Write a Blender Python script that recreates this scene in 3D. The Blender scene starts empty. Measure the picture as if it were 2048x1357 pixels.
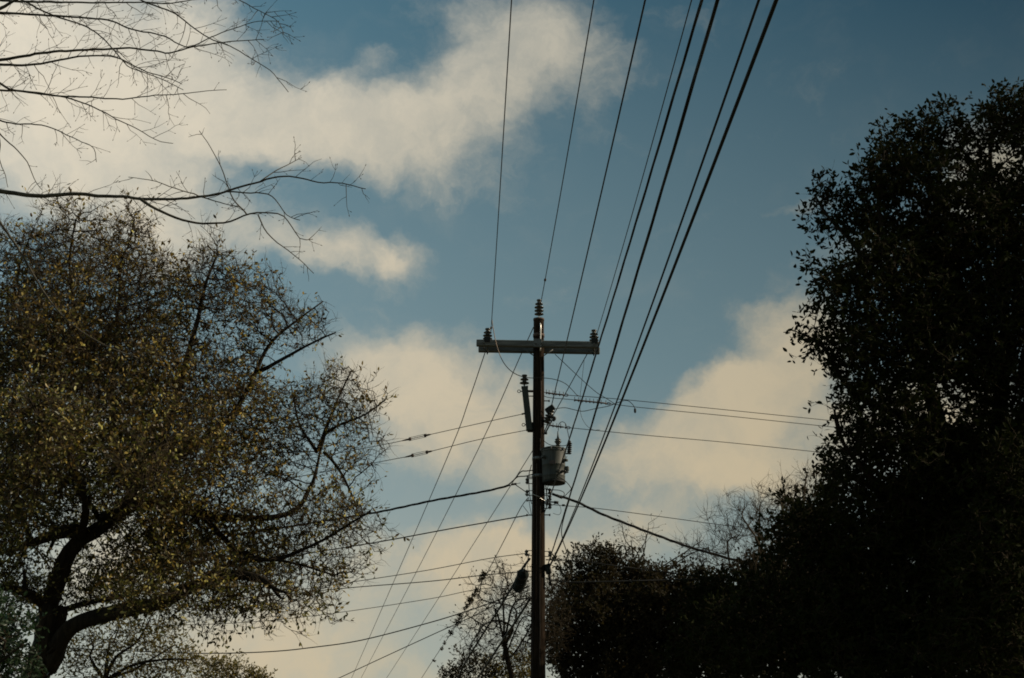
import bpy, math, numpy as np
from mathutils import Vector

S = bpy.context.scene
COL = S.collection
R = math.radians

# ------------------------------------------------------------------ camera, sky, sun, exposure
PITCH = R(18.0)
EYE = np.array([0.0, 0.0, 1.6])
FPX = 2048 * 50.0 / 36.0
cam_d = bpy.data.cameras.new('camera')
cam_d.lens = 50.0
cam_d.sensor_width = 36.0
cam_d.clip_start = 0.05
cam_d.clip_end = 5000
cam = bpy.data.objects.new('camera', cam_d)
COL.objects.link(cam)
cam.location = EYE
cam.rotation_euler = (math.pi / 2 + PITCH, 0, 0)
S.camera = cam

FWD = np.array([0, math.cos(PITCH), math.sin(PITCH)])
UP = np.array([0, -math.sin(PITCH), math.cos(PITCH)])
RIGHT = np.array([1.0, 0, 0])

SUN_AZ, SUN_EL = R(84), R(30)          # azimuth to the right of the view, elevation
sun_d = bpy.data.lights.new('sun', 'SUN')
sun_d.energy = 4.6
sun_d.angle = R(0.5)
sun_d.color = (1.0, 0.86, 0.66)
sun = bpy.data.objects.new('sun', sun_d)
COL.objects.link(sun)
sun_dir = Vector((math.sin(SUN_AZ) * math.cos(SUN_EL), math.cos(SUN_AZ) * math.cos(SUN_EL), math.sin(SUN_EL)))
sun.rotation_euler = sun_dir.to_track_quat('Z', 'Y').to_euler()

S.view_settings.view_transform = 'Standard'
S.view_settings.look = 'None'
S.view_settings.gamma = 1.0
S.view_settings.exposure = 0.0
S.view_settings.use_curve_mapping = False
S.render.engine = 'CYCLES'
S.cycles.filter_width = 1.8
S.cycles.max_bounces = 6
S.cycles.transparent_max_bounces = 6


def ray(px, py):
    return RIGHT * ((px - 1024) / FPX) + UP * ((678.5 - py) / FPX) + FWD


def at(px, py, Y):
    d = ray(px, py)
    return EYE + d * (Y / d[1])


def azel(px, py):
    d = ray(px, py)
    d = d / np.linalg.norm(d)
    return math.atan2(d[0], d[1]), math.asin(d[2])


def srgb(r, g, b):
    f = lambda c: (c / 12.92 if c <= 0.04045 else ((c + 0.055) / 1.055) ** 2.4)
    return np.array([f(r / 255), f(g / 255), f(b / 255)])


SKY_STRENGTH = 0.1


def make_world():
    w = bpy.data.worlds.new('World')
    S.world = w
    w.use_nodes = True
    nt = w.node_tree
    nt.nodes.clear()
    N, L = nt.nodes.new, nt.links.new

    def math_(op, a, b=None, c=None):
        n = N('ShaderNodeMath')
        n.operation = op
        for i, v in enumerate((a, b, c)):
            if v is None:
                continue
            if isinstance(v, (int, float)):
                n.inputs[i].default_value = v
            else:
                L(v, n.inputs[i])
        return n.outputs[0]

    def vmath(op, a, b):
        n = N('ShaderNodeVectorMath')
        n.operation = op
        for i, v in enumerate((a, b)):
            if isinstance(v, tuple):
                n.inputs[i].default_value = v
            else:
                L(v, n.inputs[i])
        return n.outputs[0]

    def scale(a, s):
        n = N('ShaderNodeVectorMath')
        n.operation = 'SCALE'
        L(a, n.inputs[0])
        if isinstance(s, (int, float)):
            n.inputs['Scale'].default_value = s
        else:
            L(s, n.inputs['Scale'])
        return n.outputs[0]

    def maprange(v, a, b, c, d, kind='SMOOTHSTEP'):
        n = N('ShaderNodeMapRange')
        n.interpolation_type = kind
        L(v, n.inputs['Value'])
        for k, val in (('From Min', a), ('From Max', b), ('To Min', c), ('To Max', d)):
            n.inputs[k].default_value = val
        return n.outputs[0]

    def noise(vec, sc, detail, rough=0.5, out='Fac'):
        n = N('ShaderNodeTexNoise')
        n.inputs['Scale'].default_value = sc
        n.inputs['Detail'].default_value = detail
        n.inputs['Roughness'].default_value = rough
        L(vec, n.inputs['Vector'])
        return n.outputs[out]

    def mix(f, a, b, kind='MIX'):
        n = N('ShaderNodeMix')
        n.data_type = 'RGBA'
        n.blend_type = kind
        n.clamp_factor = True
        for s, v in ((n.inputs[0], f), (n.inputs[6], a), (n.inputs[7], b)):
            if isinstance(v, (int, float)):
                s.default_value = v
            elif isinstance(v, (tuple, np.ndarray)):
                s.default_value = (*v, 1.0)
            else:
                L(v, s)
        return n.outputs[2]

    tc = N('ShaderNodeTexCoord')
    d = tc.outputs['Generated']
    sep = N('ShaderNodeSeparateXYZ')
    L(d, sep.inputs[0])
    az = math_('ARCTAN2', sep.outputs[0], sep.outputs[1])
    el = math_('ARCSINE', sep.outputs[2])
    ae = N('ShaderNodeCombineXYZ')
    L(az, ae.inputs[0])
    L(el, ae.inputs[1])
    # billows: shift the cloud edges by two sizes of turbulence
    w1 = scale(vmath('SUBTRACT', noise(d, 7.0, 2, 0.5, 'Color'), (0.5, 0.5, 0.5)), 0.065)
    w2 = scale(vmath('SUBTRACT', noise(d, 26.0, 4, 0.62, 'Color'), (0.5, 0.5, 0.5)), 0.040)
    wv = vmath('ADD', vmath('ADD', ae.outputs[0], w1), w2)

    # clouds: (px, py, half width, half height, tilt in degrees, weight) converted to azimuth / elevation
    blobs = CLOUDS
    total = None
    for (px, py, rx, ry, rot, wt) in blobs:
        a, e = azel(px, py)
        m = N('ShaderNodeMapping')
        m.vector_type = 'TEXTURE'
        m.inputs['Location'].default_value = (a, e, 0)
        m.inputs['Rotation'].default_value = (0, 0, R(rot))
        m.inputs['Scale'].default_value = (rx / FPX, ry / FPX, 1)
        L(wv, m.inputs['Vector'])
        ln = N('ShaderNodeVectorMath')
        ln.operation = 'LENGTH'
        L(m.outputs[0], ln.inputs[0])
        v = maprange(ln.outputs['Value'], 0.0, 1.35, wt, 0.0)
        total = v if total is None else math_('ADD', total, v)
    # broken cloud goes on round the rest of the sky, thinned to cut ambient light
    dd = N('ShaderNodeVectorMath')
    dd.operation = 'DOT_PRODUCT'
    L(d, dd.inputs[0])
    dd.inputs[1].default_value = tuple(FWD)
    out_of_view = maprange(dd.outputs['Value'], 0.80, 0.90, 1.0, 0.0)
    far = maprange(noise(wv, 3.2, 3), 0.42, 0.62, 0.0, 1.0)
    total = math_('ADD', total, math_('MULTIPLY', math_('MULTIPLY', far, 0.6), out_of_view))
    tex = math_('SUBTRACT', noise(vmath('MULTIPLY', wv, (1.0, 1.4, 1.0)), 16.0, 9, 0.63), 0.5)
    dens = math_('MULTIPLY_ADD', tex, 1.5, total)
    mask = maprange(dens, 0.06, 1.26, 0.0, 1.0)
    wisps = maprange(noise(vmath('MULTIPLY', wv, (1.0, 1.8, 1.0)), 9.0, 5, 0.6), 0.48, 0.85, 0.0, 0.10)
    mask = math_('MAXIMUM', mask, wisps)
    veil = maprange(el, 0.03, 0.30, 0.42, 0.0)             # thin haze towards the horizon
    mask = math_('MAXIMUM', mask, math_('MULTIPLY_ADD', mask, 0.6, veil))

    sky = N('ShaderNodeTexSky')
    sky.sky_type = 'NISHITA'
    sky.sun_disc = False
    sky.sun_elevation = SUN_EL
    sky.sun_rotation = SUN_AZ
    sky.air_density = 1.0
    sky.dust_density = 0.6
    sky.ozone_density = 1.5
    azf = maprange(sep.outputs[0], -0.36, 0.36, 0.0, 1.0, 'LINEAR')
    elf = maprange(el, 0.05, 0.55, 0.0, 1.0, 'LINEAR')
    # blue film-like tint of the clear sky, hazier low down, paler to the left
    low = mix(azf, tuple(srgb(160, 178, 176) / SKY_STRENGTH), tuple(srgb(116, 140, 142) / SKY_STRENGTH))
    high = mix(azf, tuple(srgb(90, 130, 147) / SKY_STRENGTH), tuple(srgb(6, 48, 64) / SKY_STRENGTH))
    tint = mix(elf, low, high)
    clear = mix(0.94, sky.outputs[0], tint)
    cl_low = mix(azf, tuple(srgb(200, 186, 158) / SKY_STRENGTH), tuple(srgb(207, 186, 147) / SKY_STRENGTH))
    cl_high = mix(azf, tuple(srgb(234, 225, 206) / SKY_STRENGTH), tuple(srgb(132, 134, 124) / SKY_STRENGTH))
    cl = mix(elf, cl_low, cl_high)
    shade = maprange(noise(vmath('ADD', wv, (0.012, -0.02, 0.0)), 13.0, 8, 0.62), 0.36, 0.68, 0.0, 0.52)
    cl = mix(shade, cl, mix(0.5, cl, clear))
    col = mix(mask, clear, cl)
    # below the horizon: the low sky colour goes on
    bg = N('ShaderNodeBackground')
    L(col, bg.inputs['Color'])
    bg.inputs['Strength'].default_value = SKY_STRENGTH
    out = N('ShaderNodeOutputWorld')
    L(bg.outputs[0], out.inputs['Surface'])


CLOUDS = [
    (60, 60, 420, 300, 0, 1.0), (230, 250, 420, 200, 0, 1.0), (400, 50, 130, 110, 0, .7), (560, 240, 330, 100, -3, 0.95),
    (820, 245, 270, 120, 8, 0.85), (1000, 140, 210, 150, 40, 0.75), (1120, 70, 150, 150, 60, 0.8), (930, 60, 110, 110, 0, .45),
    (880, 350, 240, 70, 8, 0.5), (1230, 170, 120, 80, 30, 0.30), (730, 120, 40, 60, -50, 0.35), (1370, 10, 90, 50, 0, 0.3),
    (200, 420, 400, 120, 0, 0.60), (430, 490, 170, 80, 0, .35), (690, 515, 225, 75, 0, 0.72), (610, 528, 120, 50, 0, .45), (790, 495, 90, 45, 0, .45),
    (760, 760, 170, 120, -8, 0.85), (880, 800, 230, 150, -28, 1.0), (1010, 900, 120, 130, 0, 0.7), (820, 930, 150, 90, 0, 0.55),
    (940, 1130, 200, 80, 8, 0.95), (1020, 1090, 160, 80, 0, 0.7), (640, 1240, 190, 120, 0, 0.85), (480, 1300, 210, 110, 0, 0.8),
    (930, 1220, 150, 70, -20, 0.5), (700, 1340, 150, 60, 0, 0.65), (900, 1340, 150, 50, 0, 0.6), (700, 1090, 150, 80, 0, .6),
    (1530, 790, 190, 110, 28, 1.0), (1420, 850, 200, 90, 25, 0.7), (1560, 900, 220, 150, 0, 0.8), (1300, 895, 140, 80, 8, 0.75),
    (1470, 960, 190, 80, 0, 0.5), (1520, 640, 60, 80, 60, 0.35), (1600, 620, 90, 90, 40, 0.45), (1640, 690, 110, 80, 0, 0.7),
    (1600, 418, 90, 24, 8, 0.5), (1720, 490, 90, 60, 10, 0.8), (1960, 330, 190, 110, 20, 0.95), (1190, 1080, 190, 55, 0, 0.75),
    (1250, 980, 160, 60, 0, 0.5), (1440, 1010, 260, 80, 0, .45), (1240, 910, 110, 100, 0, .22), (1120, 970, 100, 80, 0, .2), (1330, 1060, 180, 45, 0, .25), (1000, 1180, 200, 110, 0, .3), (150, 900, 300, 200, 0, 0.7), (300, 1130, 260, 120, 0, 0.75), (1900, 850, 250, 200, 0, 0.8),
]
make_world()

# ------------------------------------------------------------------ helpers: meshes
def unit(v):
    return v / np.maximum(np.linalg.norm(v, axis=-1, keepdims=True), 1e-9)


class MB:
    """collects vertices and faces, all in world coordinates"""

    def __init__(self):
        self.v, self.q, self.t, self.n, self.qm, self.tm = [], [], [], 0, [], []

    def add(self, v, quads=None, tris=None, m=0):
        v = np.asarray(v, float).reshape(-1, 3)
        if quads is not None and len(quads):
            q = np.asarray(quads, int).reshape(-1, 4)
            self.q.append(q + self.n)
            self.qm.append(np.broadcast_to(np.asarray(m), (len(q),)))
        if tris is not None and len(tris):
            t = np.asarray(tris, int).reshape(-1, 3)
            self.t.append(t + self.n)
            self.tm.append(np.broadcast_to(np.asarray(m), (len(t),)))
        self.v.append(v)
        self.n += len(v)
        return self

    def tube(self, P, r, n=6, cap=True, bark=None):
        P = np.asarray(P, float)
        k = len(P)
        r = np.broadcast_to(np.asarray(r, float), (k,))
        T = unit(np.gradient(P, axis=0))
        ref = np.array([0, 0, 1.0]) if abs(T[0][2]) < 0.9 else np.array([1.0, 0, 0])
        u = unit(np.cross(T[0], ref))
        ang = np.arange(n) * 2 * math.pi / n
        V = np.zeros((k, n, 3))
        for i in range(k):
            u = u - T[i] * np.dot(u, T[i])
            u = unit(u)
            w = np.cross(T[i], u)
            V[i] = P[i] + r[i] * (np.cos(ang)[:, None] * u + np.sin(ang)[:, None] * w)
        if bark is not None:                         # ridges that run along the limb, and lumps
            col = bark.normal(0, 1, (k, n))
            col = (col + np.roll(col, 1, 0) + np.roll(col, -1, 0) + np.roll(col, 2, 0)) / 2
            V += (V - P[:, None]) * (col * .085)[..., None]
        idx = np.arange(k * n).reshape(k, n)
        a = idx[:-1]
        b = idx[1:]
        quads = np.stack([a, np.roll(a, -1, 1), np.roll(b, -1, 1), b], -1).reshape(-1, 4)
        V = V.reshape(-1, 3)
        tris = []
        if cap:
            V = np.vstack([V, P[0], P[-1]])
            for j in range(n):
                tris.append((k * n, (j + 1) % n, j))
                tris.append((k * n + 1, (k - 1) * n + j, (k - 1) * n + (j + 1) % n))
        return self.add(V, quads, tris)

    def lathe(self, base, axis, profile, n=14):
        """profile: (distance along axis, radius) pairs"""
        base = np.asarray(base, float)
        axis = unit(np.asarray(axis, float))
        ref = np.array([0, 1.0, 0]) if abs(axis[1]) < 0.9 else np.array([1.0, 0, 0])
        u = unit(np.cross(axis, ref))
        w = np.cross(axis, u)
        ang = np.arange(n) * 2 * math.pi / n
        ring = np.cos(ang)[:, None] * u + np.sin(ang)[:, None] * w
        V = np.array([base + axis * h + ring * max(rr, 1e-4) for h, rr in profile])
        k = len(profile)
        idx = np.arange(k * n).reshape(k, n)
        a, b = idx[:-1], idx[1:]
        quads = np.stack([a, np.roll(a, -1, 1), np.roll(b, -1, 1), b], -1).reshape(-1, 4)
        V = np.vstack([V.reshape(-1, 3), base + axis * profile[0][0], base + axis * profile[-1][0]])
        tris = []
        for j in range(n):
            tris.append((k * n, (j + 1) % n, j))
            tris.append((k * n + 1, (k - 1) * n + j, (k - 1) * n + (j + 1) % n))
        return self.add(V, quads, tris)

    def box(self, c, sx, sy, sz, ax=None, bev=0.0):
        """centre, sizes, axes as rows; edges chamfered by bev"""
        c = np.asarray(c, float)
        A = np.eye(3) if ax is None else np.asarray(ax, float)
        h = np.array([sx, sy, sz]) / 2
        b = min(bev, h.min() * 0.45)
        if b <= 0:
            pts = np.array([[x, y, z] for x in (-1, 1) for y in (-1, 1) for z in (-1, 1)]) * h
            f = [(0, 1, 3, 2), (4, 6, 7, 5), (0, 4, 5, 1), (2, 3, 7, 6), (0, 2, 6, 4), (1, 5, 7, 3)]
            return self.add(c + pts @ A, f)
        import itertools
        pts, ids = [], {}
        for s in itertools.product((-1, 1), repeat=3):
            for k in range(3):
                p = np.array(s) * (h - b)
                p[k] = s[k] * h[k]
                ids[s, k] = len(pts)
                pts.append(p)
        quads, tris = [], []
        for k in range(3):
            i, j = (k + 1) % 3, (k + 2) % 3
            for sg in (-1, 1):
                loop = []
                for (a, d) in ((-1, -1), (1, -1), (1, 1), (-1, 1)):
                    s = [0, 0, 0]
                    s[k], s[i], s[j] = sg, a, d
                    loop.append(ids[tuple(s), k])
                quads.append(loop if sg > 0 else loop[::-1])
            for (a, d) in ((-1, -1), (1, -1), (1, 1), (-1, 1)):     # chamfer along axis k between faces i and j
                s0, s1 = [0, 0, 0], [0, 0, 0]
                s0[k], s0[i], s0[j] = -1, a, d
                s1[k], s1[i], s1[j] = 1, a, d
                quads.append([ids[tuple(s0), i], ids[tuple(s1), i], ids[tuple(s1), j], ids[tuple(s0), j]])
        for s in itertools.product((-1, 1), repeat=3):
            tris.append([ids[s, 0], ids[s, 1], ids[s, 2]])
        return self.add(c + np.array(pts) @ A, quads, tris)

    def prisms(self, P0, P1, r0, r1, n=3):
        P0, P1 = np.asarray(P0, float), np.asarray(P1, float)
        m = len(P0)
        if m == 0:
            return self
        r0 = np.broadcast_to(np.asarray(r0, float), (m,))
        r1 = np.broadcast_to(np.asarray(r1, float), (m,))
        T = unit(P1 - P0)
        ref = np.where(np.abs(T[:, 2:3]) < 0.9, np.array([[0, 0, 1.0]]), np.array([[1.0, 0, 0]]))
        u = unit(np.cross(T, ref))
        w = np.cross(T, u)
        ang = np.arange(n) * 2 * math.pi / n
        ring = np.cos(ang)[None, :, None] * u[:, None] + np.sin(ang)[None, :, None] * w[:, None]
        V = np.concatenate([P0[:, None] + ring * r0[:, None, None], P1[:, None] + ring * r1[:, None, None]], 1)
        base = (np.arange(m) * 2 * n)[:, None]
        j = np.arange(n)[None]
        q = np.stack([base + j, base + (j + 1) % n, base + n + (j + 1) % n, base + n + j], -1)
        return self.add(V, q.reshape(-1, 4))

    def mesh(self, name, off, mats, smooth):
        V = (np.concatenate(self.v) if self.v else np.zeros((0, 3))) - off
        q = np.concatenate(self.q) if self.q else np.zeros((0, 4), int)
        t = np.concatenate(self.t) if self.t else np.zeros((0, 3), int)
        me = bpy.data.meshes.new(name)
        me.vertices.add(len(V))
        me.vertices.foreach_set('co', V.astype(np.float32).ravel())
        loops = np.concatenate([q.ravel(), t.ravel()]).astype(np.int32)
        me.loops.add(len(loops))
        me.loops.foreach_set('vertex_index', loops)
        npoly = len(q) + len(t)
        me.polygons.add(npoly)
        st = np.concatenate([np.arange(len(q)) * 4, len(q) * 4 + np.arange(len(t)) * 3]).astype(np.int32)
        me.polygons.foreach_set('loop_start', st)
        mi = np.concatenate([np.concatenate(self.qm) if self.qm else np.zeros(0, int),
                             np.concatenate(self.tm) if self.tm else np.zeros(0, int)]).astype(np.int32)
        me.polygons.foreach_set('material_index', mi)
        me.polygons.foreach_set('use_smooth', np.full(npoly, smooth, bool))
        for m in mats:
            me.materials.append(m)
        me.update(calc_edges=True)
        me.validate()
        return me

    def build(self, name, mat, parent=None, smooth=True, origin=None):
        off = np.zeros(3)
        if parent is not None:
            p = parent
            while p is not None:
                off = off + np.array(p.location)
                p = p.parent
        elif origin is not None:
            off = np.asarray(origin, float)
        mats = mat if isinstance(mat, (list, tuple)) else [mat]
        o = bpy.data.objects.new(name, self.mesh(name, off, mats, smooth))
        COL.objects.link(o)
        if parent is not None:
            o.parent = parent
        elif origin is not None:
            o.location = off
        return o


def tag(o, label=None, cat=None, group=None, kind=None):
    for k, v in (('label', label), ('category', cat), ('group', group), ('kind', kind)):
        if v:
            o[k] = v
    return o


def thing(name, loc, label, cat, group=None):
    o = bpy.data.objects.new(name, None)
    o.empty_display_size = 0.2
    COL.objects.link(o)
    o.location = [float(c) for c in loc]
    return tag(o, label, cat, group)


def smooth_path(P, sub=6):
    P = np.asarray(P, float)
    if len(P) < 3:
        t = np.linspace(0, 1, sub + 1)[:, None]
        return P[0] * (1 - t) + P[-1] * t
    E = np.vstack([2 * P[0] - P[1], P, 2 * P[-1] - P[-2]])
    out = []
    t = np.linspace(0, 1, sub, endpoint=False)[:, None]
    for i in range(len(P) - 1):
        p0, p1, p2, p3 = E[i:i + 4]
        out.append(0.5 * (2 * p1 + (p2 - p0) * t + (2 * p0 - 5 * p1 + 4 * p2 - p3) * t ** 2 + (3 * p1 - p0 - 3 * p2 + p3) * t ** 3))
    return np.vstack(out + [P[-1:]])


def resample(P, d):
    P = np.asarray(P, float)
    s = np.concatenate([[0], np.cumsum(np.linalg.norm(np.diff(P, axis=0), axis=1))])
    n = max(2, int(s[-1] / d) + 1)
    q = np.linspace(0, s[-1], n)
    return np.stack([np.interp(q, s, P[:, k]) for k in range(3)], 1), q / s[-1]


# ------------------------------------------------------------------ materials
def material(name, base, rough=0.7, metal=0.0, var=0.3, scale=8.0, stretch=(1, 1, 1), bump=0.0, second=None, spec=0.4):
    m = bpy.data.materials.new(name)
    m.use_nodes = True
    nt = m.node_tree
    N, L = nt.nodes.new, nt.links.new
    b = nt.nodes['Principled BSDF']
    b.inputs['Roughness'].default_value = rough
    b.inputs['Metallic'].default_value = metal
    b.inputs['Specular IOR Level'].default_value = spec
    tc = N('ShaderNodeTexCoord')
    mp = N('ShaderNodeMapping')
    mp.inputs['Scale'].default_value = stretch
    L(tc.outputs['Object'], mp.inputs['Vector'])
    no = N('ShaderNodeTexNoise')
    no.inputs['Scale'].default_value = scale
    no.inputs['Detail'].default_value = 6
    no.inputs['Roughness'].default_value = 0.62
    L(mp.outputs[0], no.inputs['Vector'])
    cr = N('ShaderNodeValToRGB')
    cr.color_ramp.elements[0].position = 0.32
    cr.color_ramp.elements[1].position = 0.70
    lo = np.array(base) * (1 - var)
    hi = np.array(second) if second is not None else np.array(base) * (1 + var)
    cr.color_ramp.elements[0].color = (*lo, 1)
    cr.color_ramp.elements[1].color = (*np.minimum(hi, 1), 1)
    L(no.outputs['Fac'], cr.inputs['Fac'])
    L(cr.outputs[0], b.inputs['Base Color'])
    if bump:
        bp = N('ShaderNodeBump')
        bp.inputs['Strength'].default_value = bump
        bp.inputs['Distance'].default_value = 0.02
        L(no.outputs['Fac'], bp.inputs['Height'])
        L(bp.outputs[0], b.inputs['Normal'])
    return m


def leaf_material(name, colors, trans=0.45, rough=0.45, spec=0.4):
    m = bpy.data.materials.new(name)
    m.use_nodes = True
    nt = m.node_tree
    N, L = nt.nodes.new, nt.links.new
    nt.nodes.clear()
    out = N('ShaderNodeOutputMaterial')
    g = N('ShaderNodeNewGeometry')
    cr = N('ShaderNodeValToRGB')
    while len(cr.color_ramp.elements) < len(colors):
        cr.color_ramp.elements.new(0.5)
    for i, c in enumerate(colors):
        e = cr.color_ramp.elements[i]
        e.position = i / max(1, len(colors) - 1)
        e.color = (*c, 1)
    L(g.outputs['Random Per Island'], cr.inputs['Fac'])
    b = N('ShaderNodeBsdfPrincipled')
    b.inputs['Roughness'].default_value = rough
    b.inputs['Specular IOR Level'].default_value = spec
    L(cr.outputs[0], b.inputs['Base Color'])
    t = N('ShaderNodeBsdfTranslucent')
    hs = N('ShaderNodeHueSaturation')
    hs.inputs['Value'].default_value = 1.5
    hs.inputs['Saturation'].default_value = 1.1
    L(cr.outputs[0], hs.inputs['Color'])
    L(hs.outputs[0], t.inputs['Color'])
    mx = N('ShaderNodeMixShader')
    mx.inputs[0].default_value = trans
    L(b.outputs[0], mx.inputs[1])
    L(t.outputs[0], mx.inputs[2])
    L(mx.outputs[0], out.inputs['Surface'])
    return m


M = {
    'pole': material('weathered_pole_wood', (0.018, 0.014, 0.009), 0.95, 0, 0.6, 9, (6, 6, 0.35), 0.8, (0.042, 0.029, 0.020), 0.03),
    'arm': material('grey_crossarm_wood', (0.10, 0.105, 0.10), 0.85, 0, 0.45, 7, (0.4, 5, 5), 0.4, (0.17, 0.175, 0.16)),
    'porcelain': material('grey_brown_porcelain', (0.045, 0.040, 0.028), 0.3, 0, 0.2, 10, spec=0.5),
    'steel': material('galvanised_steel', (0.12, 0.125, 0.12), 0.55, 0.5, 0.3, 14),
    'bright': material('bare_aluminium', (0.62, 0.60, 0.55), 0.35, 0.6, 0.12, 14),
    'rust': material('rusty_iron', (0.09, 0.06, 0.045), 0.8, 0.2, 0.4, 20),
    'cable': material('black_cable_sheath', (0.009, 0.010, 0.009), 0.65, 0, 0.25, 12, spec=.2),
    'wire': material('weathered_wire', (0.016, 0.015, 0.013), 0.6, 0.1, 0.3, 12, spec=.2),
    'jumper': material('dull_copper_wire', (0.11, 0.08, 0.06), 0.5, 0.4, 0.3, 12),
    'tank': material('grey_tank_paint', (0.024, 0.028, 0.021), 0.6, 0, 0.45, 4.5, (2.5, 2.5, 0.3), 0.05, (0.062, 0.068, 0.054)),
    'dark': material('dark_plastic', (0.016, 0.017, 0.015), 0.65, 0, 0.25, 9, spec=.2),
    'closure': material('grey_green_closure_plastic', (0.012, 0.017, 0.015), 0.8, 0, 0.2, 6, spec=.08),
    'fibre': material('grey_fibreglass', (0.026, 0.030, 0.024), 0.7, 0, 0.3, 6, (3, 3, 0.5)),
    'plate': material('nameplate_enamel', (0.06, 0.04, 0.03), 0.5, 0, 0.2, 12),
    'bark': material('oak_bark', (0.016, 0.013, 0.009), 0.95, 0, 0.5, 6, (3, 3, 0.6), 0.9, (0.034, 0.027, 0.018), 0.1),
    'twig': material('brown_twig_bark', (0.055, 0.041, 0.024), 0.9, 0, 0.35, 6, spec=0.15),
    'bare': material('elm_bark', (0.045, 0.038, 0.027), 0.85, 0, 0.45, 14, (1, 1, 1), 0.3, (0.10, 0.088, 0.06)),
    'ground': material('rough_grass_ground', (0.07, 0.075, 0.035), 0.95, 0, 0.4, 1.2, (1, 1, 1), 0.3, (0.11, 0.095, 0.05)),
    'leaf_brown': leaf_material('turning_oak_leaf_glints', [(0.042, 0.027, 0.009), (0.105, 0.067, 0.020), (0.072, 0.058, 0.016), (0.16, 0.112, 0.034), (0.48, 0.37, 0.13)], 0.5),  # brown leaf tones; the palest stop paints in sun glints on single leaves
    'leaf_olive': leaf_material('olive_oak_leaf_glints', [(0.024, 0.027, 0.006), (0.050, 0.052, 0.012), (0.066, 0.067, 0.016), (0.14, 0.13, 0.036), (0.58, 0.53, 0.21)], 0.45),  # olive leaf tones, plus a pale last stop standing in for sunlit flecks
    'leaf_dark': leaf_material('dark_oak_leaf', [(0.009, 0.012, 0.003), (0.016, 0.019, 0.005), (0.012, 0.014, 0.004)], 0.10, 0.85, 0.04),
    'leaf_mid': leaf_material('dull_brown_leaf', [(0.020, 0.015, 0.006), (0.032, 0.024, 0.009), (0.022, 0.022, 0.007)], 0.3, 0.65, 0.15),
    'leaf_green': leaf_material('fresh_green_leaf', [(0.014, 0.030, 0.014), (0.022, 0.042, 0.018), (0.03, 0.055, 0.024)], 0.3),
    'leaf_yellow': leaf_material('yellowing_leaf', [(0.10, 0.085, 0.025), (0.15, 0.115, 0.035), (0.09, 0.09, 0.025)], 0.5),
}

# ------------------------------------------------------------------ setting: ground
gx = np.concatenate([-np.geomspace(2500, 5, 34), [0], np.geomspace(5, 2500, 34)])
gy = np.concatenate([-np.geomspace(2500, 5, 34), [0], np.geomspace(5, 2500, 34)])
rngg = np.random.default_rng(3)


def ground_z(x, y):
    return -0.055 * np.clip(np.asarray(y, float) - 30, 0, 160) + 0.0 * np.asarray(x)


X, Yg = np.meshgrid(gx, gy, indexing='ij')
Z = ground_z(X, Yg) + rngg.normal(0, 0.02, X.shape) * (np.hypot(X, Yg) > 12)
idx = np.arange(X.size).reshape(X.shape)
g = MB().add(np.stack([X, Yg, Z], -1), np.stack([idx[:-1, :-1], idx[1:, :-1], idx[1:, 1:], idx[:-1, 1:]], -1).reshape(-1, 4))
tag(g.build('ground', M['ground']), kind='structure')

# ------------------------------------------------------------------ the utility pole
PY = 28.0                                    # metres from the eye to the pole
ptop = at(1077.5, 641, PY)
plow = at(1076, 1357, PY)
pax = unit(ptop - plow)
pbase = plow - pax * (plow[2] / pax[2])
plen = np.linalg.norm(ptop - pbase)
r_top, r_base = 0.108, 0.165
pole = thing('utility_pole', pbase, 'tall brown wooden utility pole with a grey double crossarm', 'utility pole')


def on_pole(py, side=0.0, front=0.0):
    """a point on the pole's axis at the height seen at row py; side and front in metres from the axis"""
    lo, hi = 0.0, plen + 1.0
    for _ in range(40):
        mid = (lo + hi) / 2
        p = pbase + pax * mid
        d = p - EYE
        v = 678.5 - FPX * np.dot(d, UP) / np.dot(d, FWD)
        if v > py:
            lo = mid
        else:
            hi = mid
    return pbase + pax * lo + np.array([side, -front, 0])


def pole_r(p):
    return r_base + (r_top - r_base) * (p[2] - pbase[2]) / plen


hh = np.linspace(0, 1, 40)
rr = r_base + (r_top - r_base) * hh
rngp = np.random.default_rng(8)
shaft = MB()
prof = [(-0.3, r_base)] + [(h * plen, r * (1 + rngp.normal(0, 0.006))) for h, r in zip(hh, rr)]
prof[-1] = (plen - 0.02, r_top)
prof += [(plen, r_top * 0.93)]
shaft.lathe(pbase, pax, prof, 20)
shaft_o = shaft.build('shaft', M['pole'], pole)
# drying checks: narrow grooves cannot be cut cheaply, so raised dark weather strips of wood run down the shaft
for (y0, y1, ang) in ((655, 690, 0.9), (720, 900, 0.4), (930, 1200, -0.3), (860, 1130, -0.9)):
    a, b = on_pole(y0), on_pole(y1)
    off = np.array([math.sin(ang), -math.cos(ang), 0])
    st = MB().tube([a + off * pole_r(a), (a + b) / 2 + off * (pole_r((a + b) / 2) + .001) + np.array([.006, 0, 0]), b + off * pole_r(b)], 0.007, 5)
    st.build('wood_check', M['rust'], shaft_o)
# conductor riser: two thin wires stapled down the pole
for ang, y0, y1 in ((-0.75, 700, 1500), (0.2, 880, 1500)):
    P = []
    for yy in np.linspace(y0, y1, 14):
        p = on_pole(yy)
        P.append(p + np.array([math.sin(ang), -math.cos(ang), 0]) * (pole_r(p) + 0.006) + np.array([rngp.normal(0, .004), 0, 0]))
    MB().tube(smooth_path(P, 3), 0.006, 5).build('ground_wire', M['wire'], pole)

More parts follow.
